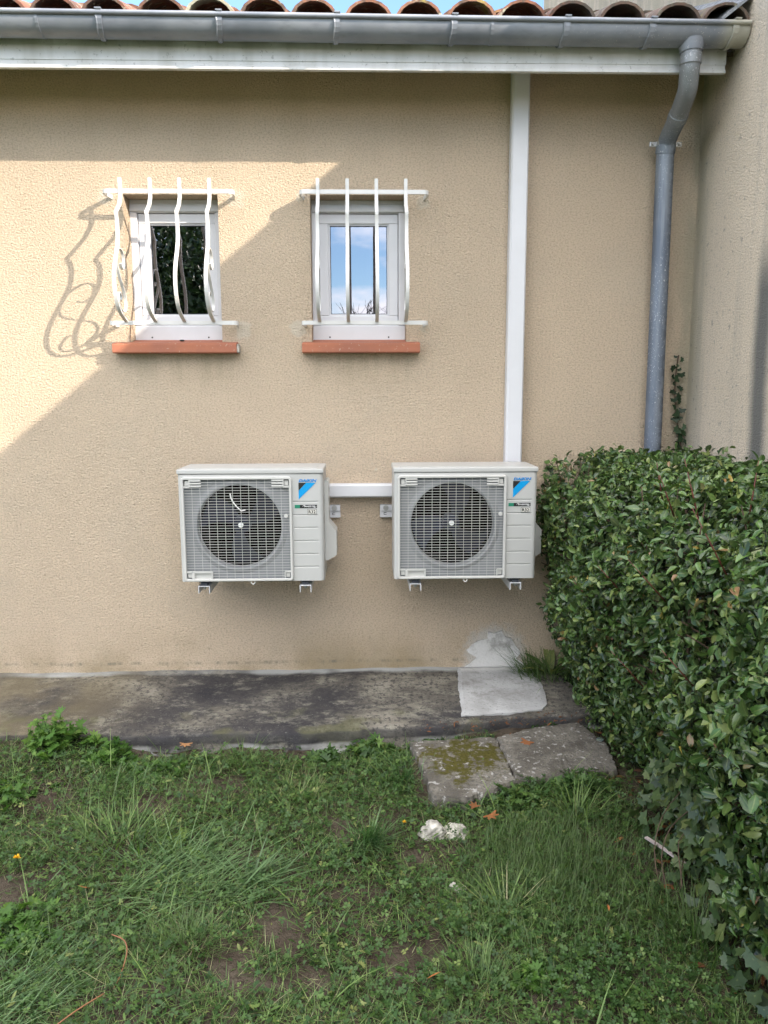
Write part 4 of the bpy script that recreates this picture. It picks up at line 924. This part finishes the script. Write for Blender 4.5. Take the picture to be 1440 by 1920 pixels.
tuft(.95,-1.95,200,(.10,.20),(.002,.0035),'dark fine tuft at the lower right near the hedge ivy',gt,'grass',(.1,.8),(.3,1.0),.30,spread=.06)
tuft(.78,-1.32,60,(.10,.20),(.003,.005),'bright tuft between the bare slab and the pale stick',gt,'grass',(.2,1.1),(.3,1.0),.7,spread=.03)
tuft(-.86,-1.45,170,(.08,.20),(.0025,.0045),'loose tuft left of the pale rosette weed',gt,'grass',(.2,1.2),(.2,.9),.55,spread=.08)
tuft(.30,-2.12,180,(.06,.14),(.0018,.003),'fine tuft at the bottom centre of the lawn',gt,'grass',(.1,1.0),(.3,1.1),.40,spread=.05)
tuft(-.24,-1.12,140,(.05,.13),(.0018,.003),'thin tuft with straw below the middle of the ledge',gt,'grass',(.2,1.2),(.2,1.0),.6,spread=.05)
tuft(-.52,-.84,110,(.06,.14),(.002,.0035),'short grass tuft just right of the orange leaf below the ledge',gt,'grass',(.2,1.1),(.2,1.0),.5,spread=.04)
tuft(-1.0,-1.05,160,(.07,.16),(.002,.004),'bright grass tuft below the leafy weeds at far left',gt,'bluegrass',(.3,1.3),(.2,.8),.6,az=-.6,spread=.06)
tuft(.15,-1.02,150,(.07,.15),(.002,.004),'grass tuft hugging the left edge of the mossy slab',gt,'bluegrass',(.3,1.2),(.2,.9),.4,az=-2.0,spread=.05)
tuft(.90,-.13,230,(.08,.22),(.0025,.005),'grass tuft growing on the ledge against the wall beside the cement patch',gt,'grass',(.1,1.1),(.3,1.0),.25,az=2.6,spread=.05,zb=.10)

def strap(x,y,n,ln,wd,label,name,cat,mat='weed',group=None,zb=None,tint=.5,up=(.3,1.1),width=.3):
    tv,tf,tm=leaf_template(width,.2,.35,.15); a=U(0,6.28,n); e=U(*up,n)
    yv=np.stack([np.cos(a)*np.cos(e),np.sin(a)*np.cos(e),np.sin(e)],1); zv=np.stack([-np.cos(a)*np.sin(e),-np.sin(a)*np.sin(e),np.cos(e)],1)
    p=np.stack([np.cos(a),np.sin(a),np.zeros(n)],1)*U(0,.02,n)[:,None]
    v,f_,t,m_=inst(tv,tf,p,frame_from(yv,zv),U(*ln,n),np.clip(NR(tint,.2,n),0,1),tm)
    o=bigmesh(name,v,f_,{'tint':t,'mid':m_},M[mat]); o.location=(x,y,float(gh(x,y)) if zb is None else zb); return tag(o,label,cat,group=group)
strap(.98,-.10,16,(.12,.20),(0,0),'leafy dark weed at the wall foot beside the hedge','weed_plant','weed','clover',zb=.10,tint=.8,up=(.6,1.3),width=.22)
rs_=strap(-.65,-1.47,11,(.08,.15),(0,0),'flat rosette weed with long pale yellowish leaves','rosette_weed','weed',tint=1.0,up=(.05,.5),width=.28)
def bushy(x,y,R_,Hh_,n,label,mat='weed',tint=.6,sz=(.018,.035),tpl=None,group='bushy weeds along the ledge and lawn'):
    tv,tf,tm=tpl or LB7; root=empty('weed_plant',(x,y,float(gh(x,y)))); tag(root,label,'weed',group=group)
    a=U(0,6.28,n); rr=np.sqrt(U(0,1,n))*R_*(.75+.35*np.sin(a*3+x*9)+.12*np.sin(a*7)); p=np.stack([rr*np.cos(a),rr*np.sin(a)*.8,Hh_*np.clip(1-(rr/R_)**2,.1,1)*(.55+.45*np.sin(rr*np.cos(a)*45+x*5)*np.sin(rr*np.sin(a)*50+1))*U(.15,1.1,n)+.010],1)
    v,f_,t,m_=inst(tv,tf,p,flatrot(n,.55),U(*sz,n),np.clip(NR(tint,.2,n),0,1),tm); bigmesh('leaves',v,f_,{'tint':t,'mid':m_},M[mat],root)
    b=MB()
    for k in range(0,n,max(1,n//60)):
        q=p[k]; b.tube([(0,0,0),(q[0]*.7,q[1]*.7,q[2]*.6),(q[0],q[1],q[2])],.0012,4,False)
    b.build('stems',M['clover'],root)
bushy(-1.34,-.74,.15,.19,260,'tall bright green weed clump against the ledge at far left',tint=.50,sz=(.012,.032))
bushy(-1.08,-.80,.14,.10,150,'lower leafy weed clump right of the tall one by the ledge',tint=.30,sz=(.014,.030))
bushy(-1.42,-1.08,.22,.05,170,'low spreading weeds at the left picture edge',tint=.35,sz=(.010,.024))
bushy(-.84,-.93,.13,.05,90,'small weed below the ledge near the orange leaf',tint=.25,sz=(.010,.024))
bushy(.02,-.73,.13,.10,170,'upright weed clump against the ledge left of the mossy slab','clover',tint=.6,tpl=LB)
bushy(-.16,-.78,.09,.06,80,'small weed clump against the ledge, left of the upright one','clover',tint=.5,tpl=LB)
bushy(-1.02,-1.88,.17,.05,160,'leafy green weeds at the lower left below the bare mud',tint=.35,sz=(.010,.026))
bushy(.45,-2.10,.08,.04,70,'little jagged weed at the bottom centre right','weed',tint=.35,sz=(.012,.024))
bushy(.60,-1.18,.17,.07,230,'green lobed weeds overhanging the front of the slabs','clover',tint=.65,sz=(.012,.024),tpl=LB)
bushy(.84,-1.14,.14,.08,190,'green lobed weeds between the bare slab and the hedge foot','clover',tint=.55,sz=(.012,.024),tpl=LB)
bushy(.32,-.665,.16,.025,150,'creeping dark weed in the gap above the mossy slab','clover',tint=.2,sz=(.008,.014),tpl=LB)
bushy(.86,-.60,.18,.03,130,'creeping dark weed in the gap above the bare slab','clover',tint=.2,sz=(.008,.014),tpl=LB)

# fallen leaves
def fallen(x,y,z,s_,tint,label,tpl=MP,tilt=.35):
    v,f_,t,m_=inst(tpl[0],tpl[1],np.zeros((1,3)),flatrot(1,tilt),np.array([s_]),np.array([tint]),tpl[2])
    o=bigmesh('fallen_leaf',v,f_,{'tint':t,'mid':m_},M['dry']); o.location=(x,y,(float(gh(x,y)) if z is None else z)); tag(o,label,'fallen leaf',group='fallen autumn leaves')
fallen(-.78,-.735,.045,.030,.9,'pale orange leaf lying against the foot of the ledge')
fallen(-.87,-1.73,.045,.022,.70,'orange leaf caught in the long grass at lower left')
fallen(.41,-1.27,.03,.026,.45,'russet leaf just behind the white mortar lumps')
fallen(.46,-1.33,.03,.032,.60,'large tan lobed leaf right of the white mortar lumps')
fallen(.71,-.78,.052,.032,.5,'small brown leaf lying on the bare slab')
fallen(.72,-1.87,.05,.024,.7,'small reddish leaf in the clover at lower right',LT)
fallen(1.00,-1.42,.03,.045,.2,'dark brown leaf on the soil above the pale stick',LT)
fallen(1.02,-1.78,.04,.050,.1,'dark brown leaf below the pale stick',LT)
fallen(.20,-2.10,.03,.045,.75,'thin orange leaf on the mud at the bottom centre',leaf_template(.12,.1,.1,0))
# mortar lumps, stone
def lump(x,y,r,label,seed,sq=(1,1,.7),name='mortar_lump',cat='rubble'):
    bm=bmesh.new(); bmesh.ops.create_icosphere(bm,subdivisions=5,radius=1); R=np.random.default_rng(seed); ph=R.uniform(0,6,9)
    pl=R.normal(0,1,(16,3)); pl/=np.linalg.norm(pl,axis=1,keepdims=True); pd=R.uniform(.60,.92,16)
    for v in bm.verts:
        c=np.array(v.co); t=pl@c; k=t>0; d=min(1.1,float((pd[k]/t[k]).min()))
        d+=.035*math.sin(c[0]*9+ph[0])*math.sin(c[1]*11+ph[1])+.03*math.sin(c[2]*17+c[1]*13+ph[5])+.022*math.sin(c[0]*31+ph[6]+c[2]*27)+.016*math.sin(c[1]*47+c[0]*41+ph[7])
        v.co=Vector((c[0]*sq[0],c[1]*sq[1],c[2]*sq[2]))*d*r*1.15
    me=bpy.data.meshes.new(name); bm.to_mesh(me); bm.free(); o=link(name,me,M['lump'],None,True); o.location=(x,y,float(gh(x,y))+r*.05); o.rotation_euler=(0,0,seed*1.3); tag(o,label,cat,group='white mortar rubble on the lawn')
lump(.245,-1.385,.052,'left of the two large white mortar lumps in the grass',1,(1,.9,.75))
lump(.325,-1.375,.050,'right of the two large white mortar lumps, darker and pitted',2,(.85,1,.7))
lump(.300,-1.680,.026,'small white stone alone in the grass below the mortar lumps',3)
b=MB(); b.strip([(-.035,.08,.004),(0,.0,.008),(.035,-.08,.006)],(0,0,1),.006,.012); o=b.build('stick',M['stickm']); o.location=(.99,-1.62,.055); tag(o,'pale straight stick lying on the soil near the hedge foot','stick')
b=MB(); b.tube(catmull([(0,.09,.03),(.05,.04,.05),(.07,0,.045),(.068,-.05,.02),(.06,-.09,.01)],4),.0018,6); b.tube(catmull([(.05,-.13,.03),(.0,-.20,.04),(-.06,-.27,.03)],4),.0019,6)
o=b.build('root',M['orange'],None,True); o.location=(-.72,-1.98-.05,.01); tag(o,'thin orange root looping out of the grass at lower left','root')
def flower(x,y,label,s=1):
    R0=empty('dandelion',(x,y,float(gh(x,y)))); tag(R0,label,'flower')
    n=26; a=U(0,6.28,n); e=U(.1,1.3,n); tv,tf,tm=leaf_template(.3,.1,.1,0); yv=np.stack([np.cos(a)*np.cos(e),np.sin(a)*np.cos(e),np.sin(e)],1); zv=np.stack([-np.cos(a)*np.sin(e),-np.sin(a)*np.sin(e),np.cos(e)],1)
    v,f_,t,m_=inst(tv,tf,np.tile([[0,0,.05]],(n,1)),frame_from(yv,zv),np.full(n,.012*s),np.zeros(n),tm); bigmesh('petals',v,f_,{},M['yellow'],R0)
    b=MB(); b.tube([(0,0,0),(.002,.001,.03),(0,0,.05)],.0013,5); b.build('stem',M['clover'],R0)
flower(-1.14,-1.58,'yellow flower in the grass at the left edge',1.2); flower(.14,-1.39,'tiny yellow flower left of the white mortar lumps',.7)

# ------------------------------------------------------------------ hedge
HG=empty('hedge',(1.30,-1.5,0)); tag(HG,'dense clipped laurel hedge running from the wall towards the viewer','hedge')
off=np.array([1.30,-1.5,0.])
zk=np.array([0,.08,.25,.42,.60,.75,1.0,1.08,1.15,1.20,1.235,1.25]); xk=np.array([1.09,1.08,1.03,.975,.92,.885,.875,.890,.925,.975,1.05,1.14])
def bulge(y,z): return .016*np.sin(y*23+z*17)+.014*np.sin(z*29-y*13)+.030*np.sin(y*4.1+z*3)+.022*np.sin(y*9.3-z*6+1)+.018*np.sin(z*13+y*5)
def hedge_pts(n):
    """points on the shell: position, outward normal"""
    s=U(0,1,n); y=U(-2.95,-.03,n); side=s<.62; top=(s>=.62)&(s<.93); end=s>=.93
    P=np.zeros((n,3)); Nn=np.zeros((n,3))
    z=U(.02,1.25,n)**1.0; x=np.interp(z,zk,xk)+bulge(y,z)
    P[side]=np.stack([x,y,z],1)[side]; dx=np.interp(z+.02,zk,xk)-np.interp(z-.02,zk,xk); nn=np.stack([-np.ones(n)*.04,np.zeros(n),dx],1); nn/=np.linalg.norm(nn,axis=1,keepdims=True); Nn[side]=nn[side]
    xt=U(1.08,1.64,n); zt_=1.245+.018*np.sin(xt*9+y*5)+.015*np.sin(y*11)+.02*(xt-.9); P[top]=np.stack([xt,y,zt_],1)[top]; Nn[top]=(0,0,1)
    ze=U(.05,1.24,n); xe=U(.95,1.6,n); P[end]=np.stack([xe,np.full(n,-2.97),ze],1)[end]; Nn[end]=(0,-1,0)
    return P,Nn
ST2=((0.0,.0),(.15,.62),(.4,1.0),(.75,.80),(1.0,.0))
TPL=[leaf_template(.50,.22,.25,.15,ST2),leaf_template(.46,.38,.50,.25,ST2),leaf_template(.54,.12,-.2,.3,ST2),leaf_template(.42,.28,.35,-.6)]
parts=[]
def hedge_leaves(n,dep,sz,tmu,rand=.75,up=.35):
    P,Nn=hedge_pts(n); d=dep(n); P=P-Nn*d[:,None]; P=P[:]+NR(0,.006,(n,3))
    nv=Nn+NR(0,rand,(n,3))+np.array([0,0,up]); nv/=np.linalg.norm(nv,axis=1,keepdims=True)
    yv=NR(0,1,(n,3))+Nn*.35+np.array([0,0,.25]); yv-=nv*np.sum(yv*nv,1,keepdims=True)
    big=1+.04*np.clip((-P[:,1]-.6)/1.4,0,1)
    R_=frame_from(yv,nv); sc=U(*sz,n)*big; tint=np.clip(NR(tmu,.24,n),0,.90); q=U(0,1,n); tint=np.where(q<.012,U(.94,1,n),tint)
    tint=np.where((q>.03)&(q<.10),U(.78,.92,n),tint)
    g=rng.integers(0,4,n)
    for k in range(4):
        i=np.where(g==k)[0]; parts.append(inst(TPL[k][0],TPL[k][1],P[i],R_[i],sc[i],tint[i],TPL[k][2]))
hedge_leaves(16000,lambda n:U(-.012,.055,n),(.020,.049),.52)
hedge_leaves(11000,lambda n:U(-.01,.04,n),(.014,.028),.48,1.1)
hedge_leaves(8000,lambda n:U(.04,.14,n),(.026,.046),.22,1.0)  # inner leaves tinted darker: shade between the leaves put into the colour
hedge_leaves(6000,lambda n:U(.12,.30,n),(.035,.055),.12,1.2)  # deepest layer darker still, gap shade carried by the tint
hedge_leaves(600,lambda n:np.abs(NR(0,.018,n))*-1-.008,(.024,.042),.58,.8)
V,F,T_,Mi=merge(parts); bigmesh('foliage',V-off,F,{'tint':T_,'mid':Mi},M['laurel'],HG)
b=MB()
for k in range(230):
    yk=random.uniform(-2.9,-.1); zz=random.uniform(.1,1.15); xx=float(np.interp(zz,zk,xk))
    bx=random.uniform(1.2,1.4); b.tube([(bx-1.30,yk+random.uniform(-.1,.1)+1.5,max(.02,zz-.35)),((bx+xx)/2-1.30,yk+1.5+random.uniform(-.03,.03),zz-.1),(xx+.01-1.30,yk+1.5,zz)],[.006,.004,.002],5,False)
for k in range(90):
    yk=random.uniform(-2.9,-.1); xx=random.uniform(.95,1.6); b.tube([(xx-1.30,yk+1.5,.7),(xx-1.3+random.uniform(-.05,.05),yk+1.5+random.uniform(-.05,.05),1.0),(xx-1.30+random.uniform(-.06,.06),yk+1.5,1.24)],[.006,.004,.002],5,False)
for k in range(9):
    yk=-.25-k*.32; 
    b.tube([(random.uniform(-.05,.1),yk+1.5,-.05),(random.uniform(-.1,.1),yk+1.5,.35),(random.uniform(-.1,.1),yk+1.45,.7),(random.uniform(-.15,.15),yk+1.5,1.1)],[.022,.018,.013,.006],8,False)
b.build('branches',M['twig'],HG,True)
# longer unclipped shoots on the near part
for (sx,sy,sz_,h_,ax,ay) in ((.97,-1.75,1.22,.16,-.25,.1),(1.02,-1.35,1.23,.12,-.2,0),(.90,-2.05,1.14,.15,-.5,.2),(1.08,-1.85,1.24,.14,.1,0),(.86,-1.75,.98,.13,-.9,.1),(.86,-2.0,.80,.12,-.9,0),(.87,-1.35,.90,.11,-.9,.1),(.86,-1.10,.78,.11,-.9,-.1),(.95,-1.6,1.22,.10,-.4,0),(1.15,-2.0,1.25,.15,0,0),(.90,-1.5,.62,.12,-.9,.2),(.92,-2.2,.62,.12,-.8,.1)):
    sh=[]; n=10; d=np.array([ax,ay,1.]); d/=np.linalg.norm(d); base=np.array([sx,sy,sz_])-d*.05
    b=MB(); b.tube([tuple(base-off),tuple(base+d*h_*.6-off),tuple(base+d*(h_+.04)-off)],[.0028,.0022,.0012],6); st=b.build('shoot',M['redtwig'],HG,True)
    tv,tf,tm=leaf_template(.36,.30,.25,.15); i=np.arange(n); a=i*2.4+random.random()*6; t=.15+.85*i/(n-1)
    u=np.cross(d,[0,1,0]); u/=np.linalg.norm(u); v_=np.cross(d,u); rd=u[None]*np.cos(a)[:,None]+v_[None]*np.sin(a)[:,None]; e=(.35+.75*t)[:,None]
    yv=rd*np.cos(e)+d[None]*np.sin(e); zv=-rd*np.sin(e)+d[None]*np.cos(e); p=base[None]+d[None]*((h_+.035)*t)[:,None]
    v,f_,tt2,m_=inst(tv,tf,p-off,frame_from(yv,zv),U(.034,.056,n)*(1.1-.3*t),U(.45,.80,n),tm); bigmesh('shoot_leaves',v,f_,{'tint':tt2,'mid':m_},M['laurel'],st)

# pale ivy at the hedge foot, bottom right
IV=lobed(5,.74); n=420; root=empty('ivy_patch',(1.15,-1.85,0)); tag(root,'pale variegated ivy trailing over the foot of the hedge at lower right','ivy')
y=U(-2.7,-1.35,n); z=U(.03,.42,n)*np.clip((-y-1.1)/.5,.3,1); x=np.interp(z,zk,xk)-U(-.02,.05,n)-.10*np.clip((.18-z)/.18,0,1)
nv=np.stack([-np.ones(n),NR(0,.5,n),NR(.6,.5,n)],1); yv=np.stack([NR(0,.5,n),NR(0,.8,n),-np.ones(n)],1); nv/=np.linalg.norm(nv,axis=1,keepdims=True); yv-=nv*np.sum(yv*nv,1,keepdims=True)
v,f_,t,m_=inst(IV[0],IV[1],np.stack([x,y,z],1)-np.array([1.15,-1.85,0]),frame_from(yv,nv),U(.018,.036,n),np.clip(NR(.5,.3,n),0,1),IV[2]); bigmesh('leaves',v,f_,{'tint':t,'mid':m_},M['ivy2'],root)
for k in range(4):
    y_=random.uniform(-2.0,-1.35); z_=random.uniform(.15,.4); xx=float(np.interp(z_,zk,xk)); b=MB()
    b.tube(catmull([(xx-.02-1.15,y_+1.85,z_),(xx-.04-1.15,y_+1.85+random.uniform(-.1,.1),z_*.6),(xx-.07-1.15,y_+1.85+random.uniform(-.12,.12),z_*.3),(xx-.07-1.15,y_+1.85+random.uniform(-.1,.1),.01)],3),.0018,5,False); b.build('stem',M['twig'],root)
# ivy sprig climbing the corner
root=empty('ivy_sprig',(1.62,-.01,1.20)); tag(root,'dark ivy sprig climbing the wall corner behind the hedge','ivy')
tr=[(1.652,1.18),(1.642,1.27),(1.624,1.36),(1.606,1.45),(1.596,1.53),(1.592,1.61),(1.596,1.68),(1.603,1.745)]
b=MB(); b.tube(catmull([(x-1.62,.0,z-1.20) for x,z in tr],4),.0032,6); b.build('stem',M['twig'],root,True)
px=[];pz_=[];sz_=[]
for i in range(30):
    t=i/30; k=t*(len(tr)-1); a=int(k); fr_=k-a; a2=min(a+1,len(tr)-1); sg=(-1)**i
    px.append(tr[a][0]*(1-fr_)+tr[a2][0]*fr_+sg*random.uniform(.004,.030)*(1.25-t*.6)); pz_.append(tr[a][1]*(1-fr_)+tr[a2][1]*fr_+random.uniform(-.01,.01)); sz_.append(random.uniform(.016,.032)*(1.1-.45*t))
n=len(px); p=np.stack([np.array(px)-1.62,U(-.025,-.005,n),np.array(pz_)-1.2],1); nv=np.stack([NR(0,.3,n),-np.ones(n),NR(.3,.3,n)],1); nv/=np.linalg.norm(nv,axis=1,keepdims=True)
yv=np.stack([NR(0,1,n),np.zeros(n),NR(-.2,.8,n)],1); yv-=nv*np.sum(yv*nv,1,keepdims=True)
v,f_,t,m_=inst(IV[0],IV[1],p,frame_from(yv,nv),np.array(sz_),U(0,1,n),IV[2]); bigmesh('leaves',v,f_,{'tint':t,'mid':m_},M['ivy'],root)

# ------------------------------------------------------------------ trees seen only mirrored in the panes
def crown_leaves(c,r,n,sz):
    d=NR(0,1,(n,3)); d/=np.linalg.norm(d,axis=1,keepdims=True); q=U(0,1,n)**.45
    lump_=1+.25*np.sin(d[:,0]*5+c[0])*np.sin(d[:,2]*6)+.15*np.sin(d[:,1]*9)
    P=np.array(c)+d*(q*lump_)[:,None]*np.array(r)
    tv,tf,tm=leaf_template(.4,.2,.2,.1); a=NR(0,1,(n,3)); nv=NR(0,1,(n,3)); nv/=np.linalg.norm(nv,axis=1,keepdims=True); a-=nv*np.sum(a*nv,1,keepdims=True)
    return inst(tv,tf,P,frame_from(a,nv),U(*sz,n),np.clip(NR(.3,.2,n),0,.75),tm)
for i,(tx,ty,h_,w_,lab) in enumerate(((-3.9,-12.5,6.3,1.9,'dark evergreen tree mirrored in the sunlit window pane'),(-6.6,-13.5,5.6,1.8,'dark evergreen tree farther left behind the viewpoint'))):
    root=empty('evergreen_tree',(tx,ty,0)); tag(root,lab,'tree',group='evergreen trees behind the viewpoint')
    b=MB(); b.tube([(0,0,-.1),(.05,0,1.2),(-.05,.05,3),(0,0,h_*.85)],[.16,.13,.09,.02],10); b.build('trunk',M['bark'],root,True)
    v,f_,t,m_=merge([crown_leaves((0,0,h_*.55),(w_,w_,h_*.47),26000,(.10,.17)),crown_leaves((w_*.4,.2,h_*.35),(w_*.8,w_*.8,h_*.3),9000,(.10,.17))]); bigmesh('crown',v,f_,{'tint':t,'mid':m_},M['laurel'],root)
root=empty('bare_tree',(.45,-14,0)); tag(root,'leafless tree mirrored at the bottom of the shaded window pane','tree')
b=MB(); R=random.Random(4)
def branch(p,d,l,r,lev):
    q=p+d*l; mid=(p+q)/2+Vector((R.uniform(-1,1),R.uniform(-1,1),R.uniform(-1,1)))*l*.08
    b.tube([p,mid,q],[r,r*.8,r*.55],6,False)
    if lev==0: return
    for k in range(3 if lev>1 else 4):
        nd=(d+Vector((R.uniform(-.9,.9),R.uniform(-.9,.9),R.uniform(-.2,.6)))).normalized(); branch(p+(q-p)*R.uniform(.55,1),nd,l*R.uniform(.55,.8),r*.55,lev-1)
branch(Vector((0,0,-.1)),Vector((0,0,1)),1.7,.11,5); b.build('trunk',M['bark'],root)
